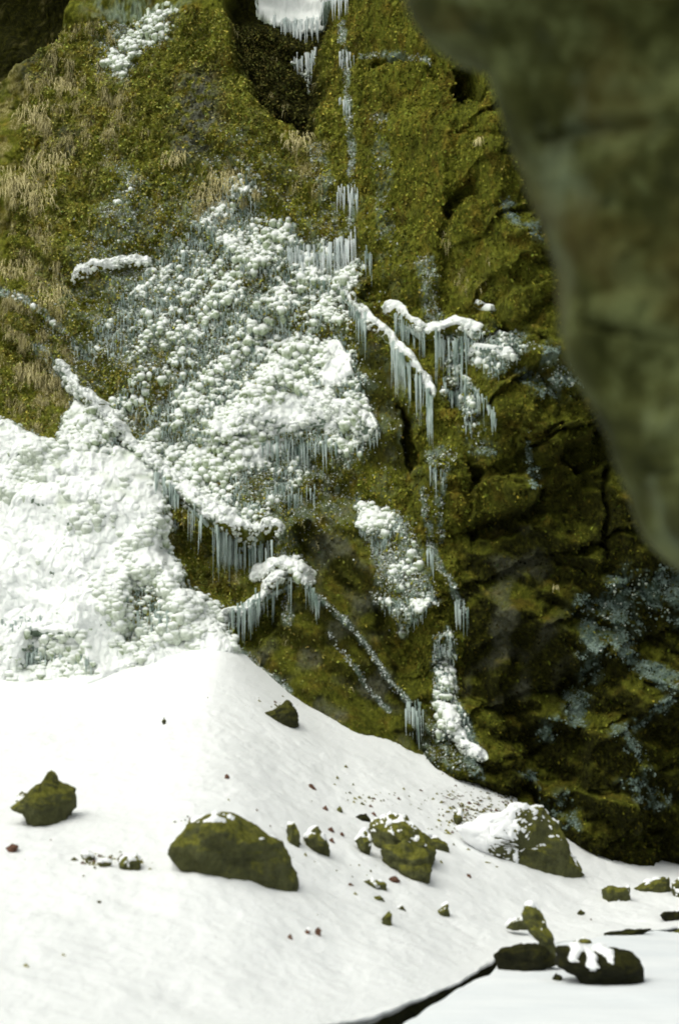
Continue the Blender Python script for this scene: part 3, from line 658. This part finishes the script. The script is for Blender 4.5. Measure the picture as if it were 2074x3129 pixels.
lump([(802, 2177), (840, 2158), (875, 2134), (895, 2147), (912, 2177), (918, 2226), (869, 2219), (822, 2197)], 'boulder', 'grey triangular boulder high on the snow bank beside the cliff foot', 'boulder', M_brown, BG, .9, .0, 7, facet=.2)
lump([(1133, 2515), (1165, 2495), (1206, 2488), (1240, 2501), (1266, 2535), (1312, 2561), (1329, 2594), (1338, 2648), (1290, 2650), (1230, 2620), (1190, 2600), (1140, 2590), (1128, 2550)],
     'boulder', 'jagged boulder at the back of the boulder cluster, frosted on top', 'boulder', M_boulder, BG, 1., .12, 11, .1, facet=.22, nf=1.8)
lump([(1177, 2588), (1233, 2561), (1293, 2594), (1309, 2641), (1330, 2697), (1290, 2695), (1253, 2680), (1206, 2658), (1173, 2630)], 'boulder', 'darker wedge boulder at the front of the boulder cluster', 'boulder', M_boulder, BG, 1., .0, 13, .1, facet=.2)
lump([(1312, 2561), (1339, 2558), (1366, 2581), (1377, 2603), (1345, 2600), (1325, 2590)], 'stone', 'small pointed stone on the right flank of the boulder cluster', 'stone', M_boulder, SG, .9, .1, 15)
lump([(1084, 2568), (1114, 2535), (1133, 2554), (1135, 2616), (1114, 2603), (1095, 2590)], 'stone', 'frosted stone on the left flank of the boulder cluster', 'stone', M_boulder, SG, .9, .6, 17)
lump([(1084, 2491), (1120, 2486), (1140, 2513), (1120, 2512), (1095, 2506)], 'stone', 'dark sliver of stone just above the boulder cluster', 'stone', M_boulder_dark, SG, .9, .0, 19)
lump([(875, 2521), (902, 2513), (918, 2554), (914, 2583), (878, 2574)], 'stone', 'upright stone, left of the pair right of the largest boulder', 'stone', M_boulder, SG, .9, .1, 21)
lump([(922, 2558), (945, 2540), (971, 2525), (1001, 2568), (1016, 2617), (988, 2600), (955, 2598), (925, 2581)], 'stone', 'pointed green stone, right of the pair beside the largest boulder', 'stone', M_boulder, SG, .9, .15, 23)
# the long mossy hump near the stream
lump([(1400, 2535), (1450, 2518), (1520, 2492), (1600, 2465), (1658, 2464), (1690, 2500), (1715, 2550), (1745, 2595), (1792, 2652), (1762, 2682), (1725, 2702), (1640, 2690), (1560, 2658), (1480, 2612), (1420, 2560)],
     'boulder', 'low mossy hump dusted with snow where the bank drops to the stream', 'boulder', M_boulder, BG, .45, .30, 29, .08, facet=.10, nf=2.6, res=2.2, cut=.2, back=.25, snowwhere=lambda p: 1.0*sm(2.85, 2.35, p[:, 0])+2*sm(2.3, 2.0, p[:, 0])+.25*sm(3.1, 2.7, p[:, 0]))
lump([(1823, 2733), (1856, 2705), (1885, 2712), (1922, 2712), (1928, 2742), (1896, 2752), (1830, 2750)], 'stone', 'flat olive stone below the right foot of the cliff', 'stone', M_boulder, SG, .9, .05, 31)
lump([(1936, 2712), (1965, 2695), (1995, 2685), (2048, 2678), (2056, 2722), (2000, 2726), (1955, 2722)], 'stone', 'long low mossy stone near the right edge above the stream', 'stone', M_boulder, SG, .8, .1, 33)
lump([(2050, 2702), (2080, 2682), (2150, 2690), (2150, 2745), (2090, 2742), (2060, 2730)], 'stone', 'stone cut by the right edge of the picture', 'stone', M_boulder, SG, .9, .3, 35)
# rocks at the stream edge
RG = 'dark rocks at the edge of the stream'
lump([(1594, 2806), (1600, 2772), (1622, 2760), (1644, 2758), (1667, 2793), (1674, 2826), (1697, 2873), (1694, 2950), (1664, 2950), (1651, 2879), (1611, 2846)], 'boulder', 'tall bent green rock standing at the stream edge', 'boulder', M_boulder, RG, 1., .05, 41)
lump([(1531, 2826), (1560, 2815), (1600, 2800), (1612, 2812), (1612, 2830), (1575, 2830)], 'stone', 'thin snow-streaked stone leaning on the tall bent rock', 'stone', M_boulder, RG, .9, .5, 42, base=(1580, 2860))
lump([(1498, 2932), (1515, 2915), (1538, 2900), (1598, 2890), (1657, 2890), (1700, 2925), (1737, 2948), (1664, 2954), (1584, 2968), (1518, 2980)], 'boulder', 'black low rock tucked under the snow lip left of the tall bent rock', 'boulder', M_boulder_dark, RG, .9, .0, 43)
def fan(p):      # fingers of snow spreading down from the crown of the rock
    x0 = p[:, 0].min(); w_ = np.ptp(p[:, 0]); dx = p[:, 0]-(x0+.36*w_); dz = p[:, 2].max()+.05-p[:, 2]
    ang = np.arctan2(dx, dz+.02)+.15*noise3(p, 4., 3); r = np.hypot(dx, dz)
    return -2.2+3.6*(.42+.58*(np.cos(ang*7.5+noise3(p, 7., 9))*.5+.5))*sm(1.25, .8, np.abs(ang))*sm(.42, .24, r)
lump([(1697, 2879), (1757, 2873), (1797, 2900), (1850, 2893), (1883, 2899), (1936, 2913), (1982, 2966), (1998, 3003), (1962, 3018), (1883, 3025), (1797, 3008), (1757, 2976), (1697, 2950)], 'boulder', 'biggest black rock in the stream with fingers of snow on top', 'boulder', M_boulder_dark, RG, 1., .85, 45, .03, snowwhere=fan)
lump([(1823, 2870), (1850, 2850), (1900, 2842), (1960, 2838), (2002, 2848), (1955, 2862), (1885, 2872)], 'stone', 'long black wet stone under the snow lip near the right edge', 'stone', M_boulder_dark, RG, .9, .0, 48)
lump([(2005, 2802), (2030, 2786), (2110, 2783), (2110, 2808), (2030, 2812)], 'stone', 'flat black stone cut by the right edge, above the long black wet stone', 'stone', M_boulder_dark, RG, .9, .0, 49)
lump([(1740, 2885), (1775, 2868), (1800, 2872), (1812, 2890), (1770, 2896)], 'stone', 'small dark stone touching the crown of the biggest black rock', 'stone', M_boulder, RG, .9, .1, 50)
lump([(2040, 2856), (2075, 2835), (2110, 2850), (2080, 2862)], 'stone', 'small dark stone at the right edge beside the long black wet stone', 'stone', M_boulder, RG, .9, .2, 51)
lump([(1671, 3012), (1697, 2972), (1712, 2985), (1724, 3012)], 'stone', 'small dark pyramid stone standing on the stream ice', 'stone', M_boulder_dark, RG, .9, .1, 47)
for k, (ol, lab, mt, sn_) in enumerate([
    ([(1107, 2692), (1150, 2688), (1180, 2700), (1182, 2722), (1150, 2715)], 'frosted flat stone below the boulder cluster', M_boulder, .5),
    ([(1185, 2685), (1205, 2675), (1226, 2692), (1205, 2698)], 'brown chip of stone between the frosted flat stone and the front wedge boulder', M_debris, 0),
    ([(1137, 2744), (1160, 2737), (1177, 2750), (1150, 2754)], 'small flat dark stone, second one down below the boulder cluster', M_boulder, 0),
    ([(1213, 2776), (1228, 2768), (1242, 2780), (1225, 2783)], 'faint grey pebble nearly buried between two small green stones', M_brown, .2),
    ([(1319, 2792), (1345, 2778), (1366, 2762), (1373, 2802), (1345, 2798)], 'green wedge stone pointing left, right of the nearly buried pebble', M_boulder, .15),
    ([(1147, 2819), (1175, 2808), (1193, 2780), (1197, 2818), (1170, 2824)], 'hooked green stone, lowest of those below the boulder cluster', M_boulder, .15),
    ([(1420, 2668), (1436, 2672), (1444, 2682), (1428, 2680)], 'tiny brown chip alone left of the mossy hump', M_debris, 0),
    ([(1764, 2790), (1773, 2779), (1784, 2788), (1776, 2797)], 'tiny grey pebble alone above the biggest black stream rock', M_brown, 0),
    ([(1000, 2535), (1014, 2528), (1030, 2545), (1014, 2546)], 'small brown stone just right of the pointed green stone, upper of two', M_debris, 0),
    ([(1004, 2568), (1016, 2560), (1026, 2574), (1014, 2578)], 'small brown stone just right of the pointed green stone, lower of two', M_debris, 0),
    ([(986, 2468), (996, 2460), (1003, 2472), (994, 2476)], 'brown pebble above the pointed green stone, left of two', M_debris, 0),
    ([(1026, 2470), (1038, 2460), (1048, 2476), (1038, 2482)], 'olive pebble above the pointed green stone, right of two', M_boulder, 0),
    ([(942, 2396), (955, 2398), (973, 2414), (962, 2418)], 'thin brown slanting chip on the open slope below the cliff foot', M_debris, 0),
    ([(1130, 2484), (1142, 2480), (1154, 2492), (1142, 2494)], 'reddish chip touching the top of the boulder cluster', M_debris, 0),
    ([(1038, 2548), (1046, 2544), (1054, 2552), (1046, 2556)], 'tiny brown chip midway between the stone pair and the boulder cluster', M_debris, 0),
    ([(684, 2376), (693, 2362), (702, 2374), (694, 2380)], 'dark red pebble alone in the middle of the open slope', M_debris, 0),
    ([(22, 2590), (38, 2574), (58, 2588), (52, 2604), (30, 2602)], 'rusty brown clod at the left edge below the sharp-peaked boulder', M_debris, .1),
    ([(880, 2862), (889, 2852), (898, 2862), (892, 2872)], 'brown pebble, leftmost of the three low ones', M_debris, 0),
    ([(932, 2848), (938, 2838), (946, 2846), (940, 2856)], 'faint brown pebble, middle one of the three low ones', M_debris, .2),
    ([(964, 2848), (974, 2834), (984, 2846), (980, 2860), (968, 2856)], 'brown pebble, rightmost of the three low ones', M_debris, 0),
    ([(296, 2754), (304, 2750), (310, 2756), (302, 2760)], 'tiny grey pebble low left of the largest boulder', M_brown, 0),
    ([(494, 2206), (502, 2190), (508, 2204), (506, 2214)], 'tiny grey chip high on the white slope left of the triangular boulder', M_brown, .2),
    ([(360, 2640), (385, 2612), (415, 2606), (430, 2630), (430, 2656), (395, 2660)], 'snow-dusted mossy stone in the hollow left of the largest boulder', M_boulder, .75),
    ([(245, 2614), (265, 2608), (290, 2616), (280, 2628), (258, 2624)], 'barely showing stone at the far left end of the snowy stone strip', M_boulder, .8),
    ([(300, 2634), (325, 2628), (350, 2638), (335, 2648), (312, 2644)], 'low stone in the middle of the snowy stone strip', M_boulder, .55),
    ([(1385, 2480), (1400, 2466), (1412, 2500), (1400, 2522), (1386, 2510)], 'dark ragged stone at the upper left of the mossy hump', M_boulder, .7),
    ([(1465, 2560), (1495, 2548), (1520, 2562), (1500, 2576), (1475, 2572)], 'low dark stone at the lower left of the mossy hump', M_boulder, .5)]):
    lump(ol, 'stone', lab, 'stone', mt, SG, .9, sn_, 60+k)

# moss sprigs and grit showing through the thin snow beside the hump and along the bank
rs = np.random.RandomState(313); Vq = []; Fq = []; Cq = []
for (cx_, cy_, sx_, sy_, n) in [(1500, 2460, 90, 30, 520), (1560, 2540, 60, 36, 520), (1400, 2480, 30, 30, 110), (1620, 2470, 50, 16, 160), (1480, 2540, 60, 30, 120), (330, 2630, 55, 10, 110), (1180, 2450, 260, 60, 30), (900, 2420, 400, 120, 14), (1300, 2500, 110, 60, 50),
        (700, 2800, 500, 130, 14), (1050, 2640, 120, 60, 25), (860, 2150, 60, 12, 30), (1150, 2440, 60, 14, 40), (120, 2435, 40, 8, 40), (620, 2510, 40, 8, 50)]:
    for _ in range(n):
        h = hit(rs.normal(cx_, sx_), rs.normal(cy_, sy_)); a_ = rs.uniform(0, 6.28); L = .012+.05*rs.uniform()**2*(1.5 if n > 300 else 1); q = h+np.array([0, 0, -.006])
        cc = np.array([.05, .05, .012])+np.array([.14, .13, .03])*rs.uniform() if rs.uniform() < .8 else np.array([.09, .05, .03])
        b0 = len(Vq); dx = math.cos(a_)*L; dy = math.sin(a_)*L
        Vq += [q+(dx, dy, 0), q+(-dy*.5, dx*.5, .004), q+(-dx, -dy, 0), q+(dy*.5, -dx*.5, 0), q+(0, 0, L*(.25 if n > 300 else .8))]; Cq += [tuple(cc)+(1,)]*5
        Fq += [(b0, b0+1, b0+4), (b0+1, b0+2, b0+4), (b0+2, b0+3, b0+4), (b0+3, b0, b0+4)]
tag(mesh_np('moss_sprigs', Vq, Fq, M_moss, col={'tone': Cq}), kind='stuff')['label'] = 'sprigs of moss and grit poking through the thin snow'
# ------------------------------------------------------------------ icicles
def icicle_np(x, y, z, L, r, rs):
    n, m = 6, 7; V_ = []
    lx, ly = rs.normal(0, .015, 2)*L
    for i in range(m):
        t = i/(m-1); rr = r*(1.5*(1-t)**1.15)*(1+.22*rs.uniform(-1, 1))+.0015
        for k in range(n):
            a = 2*math.pi*k/n+.3*i
            V_.append((x+lx*t+rr*math.cos(a), y+ly*t+rr*math.sin(a)*.8, z-L*t))
    F = [(i*n+k, i*n+(k+1) % n, (i+1)*n+(k+1) % n, (i+1)*n+k) for i in range(m-1) for k in range(n)]
    return V_, F
CURT = [  # lip line, min/max length px, count, thickness, label
    ([(775, -40), (830, -10), (900, 10), (1000, -20), (1065, -30)], 50, 150, 60, 1.5, 'thick white icicle curtain hanging from the top edge of the picture'),
    ([(895, 130), (925, 115), (962, 112)], 50, 140, 14, 1.3, 'pointed icicle cluster tapering below the top curtain, left of the thin ice streak'),
    ([(1038, 155), (1060, 160), (1085, 165)], 40, 75, 9, 1., 'stubby icicles high on the thin vertical ice streak'),
    ([(1035, 300), (1050, 310), (1068, 320)], 40, 75, 6, 1., 'icicles a third of the way down the thin ice streak, below the stubby ones'),
    ([(1030, 600), (1060, 590), (1092, 600)], 60, 130, 12, 1., 'icicle bunch on the ice streak just above the wide veil of ice'),
    ([(880, 760), (940, 770), (1000, 760), (1060, 735), (1085, 720)], 80, 210, 44, 1.1, 'wide pale veil of icicles at the top of the long curving snow band'),
    ([(1045, 890), (1080, 945), (1115, 990)], 60, 110, 16, .9, 'short icicles under the upper end of the long curving snow band'),
    ([(1195, 1060), (1225, 1095), (1250, 1130)], 100, 170, 16, 1.2, 'icicles hanging under the lower part of the long curving snow band'),
    ([(1270, 1150), (1300, 1190), (1318, 1230)], 110, 180, 14, 1.3, 'longest heavy icicles at the lower tip of the long curving snow band'),
    ([(1205, 975), (1250, 1000), (1295, 1030)], 50, 120, 20, 1., 'icicles under the short peaked snow band'),
    ([(1330, 1035), (1390, 1040), (1430, 1035)], 80, 200, 24, 1.1, 'icicles hanging below the plump snow cushion'),
    ([(1345, 1180), (1375, 1190), (1420, 1185)], 50, 130, 14, 1., 'darker icicles in the second tier below the plump snow cushion'),
    ([(478, 1455), (510, 1475), (545, 1510)], 90, 200, 18, 1.3, 'glassy icicle sheet beside the steep right side of the white mound'),
    ([(550, 1525), (640, 1600), (720, 1660), (790, 1665), (830, 1650)], 90, 230, 60, .9, 'long fringe of thin icicles under the lower left snow shelf'),
    ([(700, 1875), (760, 1845), (830, 1810), (890, 1780)], 60, 170, 34, .9, 'icicles along the lumpy snow line above the bank'),
    ([(935, 1790), (955, 1810), (975, 1835)], 40, 90, 9, .8, 'few fine icicles at the top of the diagonal frost crack'),
    ([(1305, 1680), (1322, 1700)], 50, 90, 7, .9, 'narrow icicle bunch right of the frosted dark patch'),
    ([(1390, 1830), (1410, 1850), (1428, 1870)], 60, 110, 9, .9, 'slim icicle sheet at the head of the narrow gully'),
    ([(1240, 2150), (1262, 2160), (1292, 2180)], 70, 140, 12, 1., 'icy drips at the foot of the diagonal frost crack'),
    ([(390, 1870), (450, 1875), (520, 1890)], 40, 90, 18, 1., 'icicles in the upper dark pocket of the white mound'),
    ([(90, 2000), (180, 1985), (290, 2020)], 40, 100, 24, 1., 'icicles in the lower left dark pocket of the white mound'),
    ([(0, 1890), (60, 1905), (140, 1890)], 30, 70, 14, 1., 'faint icicles at the left edge of the white mound'),
    ([(800, 1345), (880, 1350), (960, 1350), (1040, 1350)], 50, 140, 34, 1., 'icicles under the widest snow shelf'),
    ([(840, 1480), (900, 1500), (960, 1490)], 40, 100, 18, .9, 'dim icicles well below the widest snow shelf'),
    ([(900, 340), (985, 350)], 20, 60, 0, .9, ''), ([(1115, 770), (1135, 790)], 50, 90, 6, .9, 'little icicles in the dark notch right of the wide veil'),
    ([(1310, 1440), (1350, 1450)], 30, 80, 8, .9, 'small icicle tuft under the brown block in the middle right'),
    ([(1450, 1200), (1480, 1240), (1500, 1300)], 40, 90, 12, .9, 'icy drips down the dark column right of the second icicle tier')]
for ci, (pts, a, b, n, th, lab) in enumerate(CURT):
    if n == 0: continue
    Q = P(*pts); L = np.concatenate([[0], np.cumsum(np.hypot(*np.diff(Q, axis=0).T))])
    rs = np.random.RandomState(500+ci); cx = float(Q[:, 0].mean()); czz = float(Q[:, 1].max()); cy = float(YY(cx, czz))-.1
    root = empty('icicle_curtain', (cx, cy, czz)); tag(root, lab, 'icicles', 'icicle curtains on the cliff')
    n = min(n*2, 95)
    env = rs.uniform(.35, 1, 8); cl = rs.uniform(0, L[-1], max(3, int(L[-1]*7)))
    spine = []
    for i in range(n):
        s_ = np.clip(rs.choice(cl)+rs.normal(0, .10), 0, L[-1]); x = np.interp(s_, L, Q[:, 0]); z = np.interp(s_, L, Q[:, 1])+rs.normal(-.02, .07)
        ln = PX*(a+(b-a)*rs.uniform(0, 1)**2.1*1.15*np.interp(s_/L[-1]*7, range(8), env))
        y = min(float(YY(x, z-q*ln)) for q in (0, .15, .3))-.035-rs.uniform(0, .04)
        V_, F_ = icicle_np(x-cx, y-cy, z+.02-czz, ln, (.005+.011*rs.uniform()**2)*th*(2.0 if rs.uniform() < .12 else 1), rs)
        mesh_np('icicle', V_, F_, M_ice_white if ci < 6 else M_ice, parent=root)
    # frozen sheet joining their roots
    m = 40; s_ = np.linspace(0, L[-1], m); sx = np.interp(s_, L, Q[:, 0]); sz = np.interp(s_, L, Q[:, 1])
    prof = [(-.08, .04, .0), (-.04, .01, .7), (-.03, -.02, 1.), (-.03, -.05, .9), (-.05, -.07, .5), (-.09, -.09, .1)]
    rr = []
    for q, (o_, dz, ww) in enumerate(prof):
        yy = np.array([float(YY(x_, z_)) for x_, z_ in zip(sx, sz)]); yy = blur(np.stack([yy]*3), 1)[1]
        zz = sz+dz+.03*pn(sx*9, sx*0+q, ci)
        rr.append(np.stack([sx-cx, yy-o_-.012*pn(sx*14, sx*0+q, ci+3)-cy, zz-czz], -1))
    mesh_np('ice_sheet', np.array(rr).reshape(-1, 3), gridF(len(prof), m), M_ice, parent=root)

# fine icicles and drips among the knobs, past counting
rs = np.random.RandomState(77)
cand = np.argwhere((S > .42) & (sn < .4) & (X > -6.4) & (X < 6.2) & (Z < 15.5) & (np.abs(ledge_S) < .5))
pick = cand[rs.choice(len(cand), 3800, replace=False)]
Vb, Fb = [], []
for i, j in pick:
    Lc = rs.uniform(.05, .20); V_, F_ = icicle_np(X[i, j], Yc[i, j]-.04, Z[i, j]+.03, Lc, rs.uniform(.006, .012), rs)
    Fb += [tuple(q+len(Vb) for q in f) for f in F_]; Vb += V_
tag(mesh_np('frost_drips', Vb, Fb, M_ice), kind='stuff')['label'] = 'fine ice drips among the snowy knobs'

# ------------------------------------------------------------------ moss leaves and dry grass
def flakes(name, idx, length, width, tone_fn, mat, droop, seed, label, curve=0.):
    rs = np.random.RandomState(seed); i, j = idx[:, 0], idx[:, 1]; n = len(idx)
    p = np.stack([X[i, j], Yc[i, j], Z[i, j]], -1)+rs.normal(0, .008, (n, 3))
    d = np.stack([rs.normal(0, .55, n), -np.abs(rs.normal(.5, .35, n)), rs.normal(0, .5, n)-droop], -1)
    d /= np.linalg.norm(d, axis=1, keepdims=True)
    sde = np.cross(d, rs.normal(size=(n, 3))); sde /= np.linalg.norm(sde, axis=1, keepdims=True)
    L = rs.uniform(*length, n)[:, None]; W = rs.uniform(*width, n)[:, None]
    mid = p+d*L*.55+np.array([0, 0, curve])*L*.25; tip = p+d*L*.9-np.array([0, 0, curve])*L*.45
    Vf = np.stack([p-sde*W*.35, p+sde*W*.35, mid+sde*W*.5, mid-sde*W*.5, tip+sde*W*.12, tip-sde*W*.12], 1).reshape(-1, 3)
    b = np.arange(n)[:, None]*6
    F = np.concatenate([b+np.array([0, 1, 2, 3]), b+np.array([3, 2, 4, 5])])
    c = tone_fn(i, j, rs, n); c = np.repeat(np.concatenate([c, np.ones((n, 1))], 1), 6, 0)
    o = mesh_np(name, Vf, F, mat, col={'tone': c}, smooth=False); tag(o, kind='stuff'); o['label'] = label; return o
def moss_tone(i, j, rs, n):
    lo = np.array([.034, .037, .004]); hi = np.array([.32, .32, .045]); wl = np.array([.006, .006, .0008]); wh = np.array([.072, .072, .007])
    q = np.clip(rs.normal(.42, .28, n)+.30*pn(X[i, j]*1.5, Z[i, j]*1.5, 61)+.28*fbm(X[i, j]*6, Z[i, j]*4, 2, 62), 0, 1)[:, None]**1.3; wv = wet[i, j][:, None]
    c = (lo+(hi-lo)*q)*(1-wv)+(wl+(wh-wl)*q)*wv  # leaves darken with the painted shade as well as the damp
    rk = rockm[i, j][:, None]; lt = (left[i, j]*(.35+.65*rs.uniform(0, 1, n)))[:, None]; c = c*(1-.5*lt)+np.array([.33, .315, .10])*.5*lt*(.4+q)
    c = c*(1-.7*rk)+np.array([.16, .16, .12])*q*.7*rk
    c = c*(1+.35*left[i, j])[:, None]*(.75+.5*sm(-.3, .4, fbm(X[i, j]*9, Z[i, j]*5, 2, 64)))[:, None]
    tp = ((rs.uniform(0, 1, n) < .06*(1-wv[:, 0])**2*(.3+.7*left[i, j])+.001)*1.)[:, None]; c = c*(1-tp)+np.array([.24, .215, .05])*(1-.7*wv)*tp
    return c*np.stack([1+rs.normal(0, .12, n), np.ones(n), np.ones(n)], -1)
inwin = (X > -6.5) & (X < 6.35) & (Z > -.3) & (Z < 17.2)
wgt = inwin*(1-sn)*(1-.5*rightness)*(1-.75*slabz)*(1-.45*rockm)*(1-.5*icem)
pr = (wgt/wgt.sum()).ravel(); ch = RS.choice(X.size, 150000, p=pr)
flakes('moss', np.stack([ch//nc, ch % nc], -1), (.03, .085), (.015, .04), moss_tone, M_moss, .5, 5, 'dense olive moss leaves covering the cliff')
def grass_tone(i, j, rs, n):
    q = rs.uniform(0, 1, n)[:, None]; return np.array([.26, .225, .07])*(1-q)+np.array([.58, .52, .29])*q
wgt = inwin*(1-sn)*np.clip(tan-.05, 0, 1)*(.12+sm(-.2, .6, fbm(X*4.5, Z*2.6, 4, 215)))
pr = (wgt/wgt.sum()).ravel(); ch = RS.choice(X.size, 19000, p=pr)
flakes('dry_grass', np.stack([ch//nc, ch % nc], -1), (.04, .15), (.005, .013), grass_tone, M_grass, .9, 6, 'tan dead grass hanging in wisps over the moss', 1.)
# frosted specks: little white rime balls on moss near snow
def rime_tone(i, j, rs, n):
    q = (.30+.5*rs.uniform(0, 1, n)**1.5)[:, None]; return np.array([.93, 1., .96])*q
wgt = inwin*(1-sn)*np.maximum(sm(.15, .6, S), 1.6*Fr**2*sm(3.2, 1.5, X))*(.25+sm(-.2, .5, up))*(1-sm(.5, 1, ledge_S))
pr = (wgt/wgt.sum()).ravel(); ch = RS.choice(X.size, 42000, p=pr)
flakes('rime', np.stack([ch//nc, ch % nc], -1), (.02, .05), (.015, .035), rime_tone, M_moss, -.2, 8, 'specks of rime on the moss between snow patches')

# hero tufts of dead grass
GT = [(20, 560, 1.5, 'thick drooping tuft of straw-coloured grass at the left edge, largest of all'), (105, 600, 1.1, 'straw tuft just right of the largest tuft at the left edge'),
      (90, 330, 1.0, 'tan grass tuft high at the left below the dark corner'), (190, 240, .8, 'tan grass tuft high at the left, closest to the dark corner'), (145, 480, 1., 'tan grass wisps between the high tufts and the largest tuft'),
      (30, 820, 1., 'pale grass tuft at the left edge above the frosty diagonal'), (95, 1130, 1., 'pale grass tuft above the white mound at left'), (640, 580, 1., 'golden grass tuft at the top of the frosted slope'),
      (690, 540, .9, 'golden grass tuft on the crest of the frosted slope'), (530, 480, .7, 'small straw tuft below the bare grey rock'), (1455, 450, .9, 'single pale wisp of grass on the dark buttress at right'),
      (905, 430, .8, 'tan grass tuft under the dark recess at the top'), (170, 900, .8, 'pale grass tuft below the small high snow shelf'), (1700, 1790, .6, 'pale stalk on the dark rocks at the lower right')]
for k, (a, b, s_, lab) in enumerate(GT):
    q = on_cliff(a, b); rs = np.random.RandomState(900+k); y = float(YY(q[0], q[1]))
    n = int((26 if 'single' in lab or 'stalk' in lab else 130)*s_); Vt = []; Ft = []; ct = []
    spread = .03 if n < 30 else .20*s_
    for i in range(n):
        ox, oz = np.clip(rs.normal(0, spread), -1.7*spread, 1.7*spread), np.clip(rs.normal(0, spread*.7), -spread, spread)
        L = rs.uniform(.07, .20)*s_; dx = rs.normal(0, .35)+ox*1.2; wd = rs.uniform(.004, .007); y_ = min(float(YY(q[0]+ox, q[1]+oz)), y+.05)-y
        pts = [(ox, y_, oz), (ox+dx*L*.35, y_-.30*L, oz+.12*L), (ox+dx*L*.7, y_-.45*L, oz-.30*L), (ox+dx*L*.9, y_-.45*L, oz-.85*L)]
        b0 = len(Vt); cc = np.array([.34, .30, .13])+np.array([.28, .25, .16])*rs.uniform()
        for m_, (px_, py_, pz_) in enumerate(pts):
            w_ = wd*(1, .9, .7, .25)[m_]; Vt += [(px_-w_, py_, pz_), (px_+w_, py_-.003, pz_)]; ct += [tuple(cc)+(1,)]*2
        Ft += [(b0+2*m_, b0+2*m_+1, b0+2*m_+3, b0+2*m_+2) for m_ in range(3)]
    o = mesh_np('grass_tuft', Vt, Ft, M_grass, col={'tone': ct}, loc=(q[0], y-.02, q[1])); tag(o, lab, 'grass tuft', 'dead grass tufts on the cliff')

# ------------------------------------------------------------------ near rock on the right, out of focus
D0 = 5.8
edge = [(1150, -500), (1200, -200), (1235, 0), (1262, 60), (1310, 110), (1400, 140), (1470, 175), (1495, 240), (1520, 330), (1560, 450), (1600, 560), (1670, 700), (1700, 830), (1688, 900), (1705, 980), (1765, 1130), (1825, 1250), (1865, 1330),
        (1885, 1430), (1915, 1530), (1945, 1640), (2020, 1710), (2090, 1750), (2300, 1900), (2700, 2100), (3300, 2500)]
EW = np.array([(D0/ray(a, b)[1]*ray(a, b)[0], CAMZ+D0/ray(a, b)[1]*ray(a, b)[2]) for a, b in edge])
zz = np.arange(EW[:, 1].min(), EW[:, 1].max()+2.5, .012); o_ = np.argsort(EW[:, 1])
ex = np.interp(zz, EW[o_, 1], EW[o_, 0]); ex = np.convolve(np.pad(ex, 2, 'edge'), np.ones(5)/5, 'valid')+.03*fbm(zz*2.2, zz*0+3, 4, 411)
tq = np.concatenate([np.linspace(-1, -.02, 110), np.linspace(.0, 1, 200)])   # far side, then near side
RZ, RT = np.meshgrid(zz, tq, indexing='ij'); RX = ex[:, None]+(np.abs(RT)**1.7)*4.2
dlt = RX-ex[:, None]
RY = np.where(RT < 0, D0+np.sqrt(dlt)*.9, D0-np.minimum(np.sqrt(dlt)*.55, .5)-.25*dlt)
bm_ = .13*fbm(RX*2.2, RZ*2.2+RT*.5, 4, 401)+.05*fbm(RX*6, RZ*6, 4, 403); RY -= bm_*sm(0, .12, dlt)*np.where(RT < 0, -1, 1)
cr = 1-np.abs(pn(RX*.9+RZ*.7, RZ*1.6, 405)); RY += .06*sm(.93, 1, cr)*sm(0, .1, dlt)*(RT > 0)
t = NT('near_rock_moss', .9, .1)
c = t.ramp(t.noise(2.6, 7, .75), [(.38, (.010, .012, .002)), (.5, (.032, .036, .008)), (.60, (.085, .098, .036))])
g = t.ramp(t.noise(4., 6, .7, (1, 1, .55)), [(.54, (0, 0, 0)), (.70, (1, 1, 1))])
c = t.mix(t.math('MULTIPLY', g, .75), c, (.12, .145, .085)); br = t.ramp(t.noise(1.8, 3), [(.50, (0, 0, 0)), (.62, (1, 1, 1))])
c = t.mix(t.math('MULTIPLY', br, .55), c, (.045, .034, .006)); t.color(c); t.bump(t.noise(30, 5), .02, .5)
o = mesh_np('rock_outcrop', np.stack([RX, RY, RZ], -1).reshape(-1, 3), gridF(*RX.shape), t.m)
tag(o, 'huge blurred mossy rock leaning into the right foreground', 'rock')

if scn.render.engine == 'CYCLES': pass
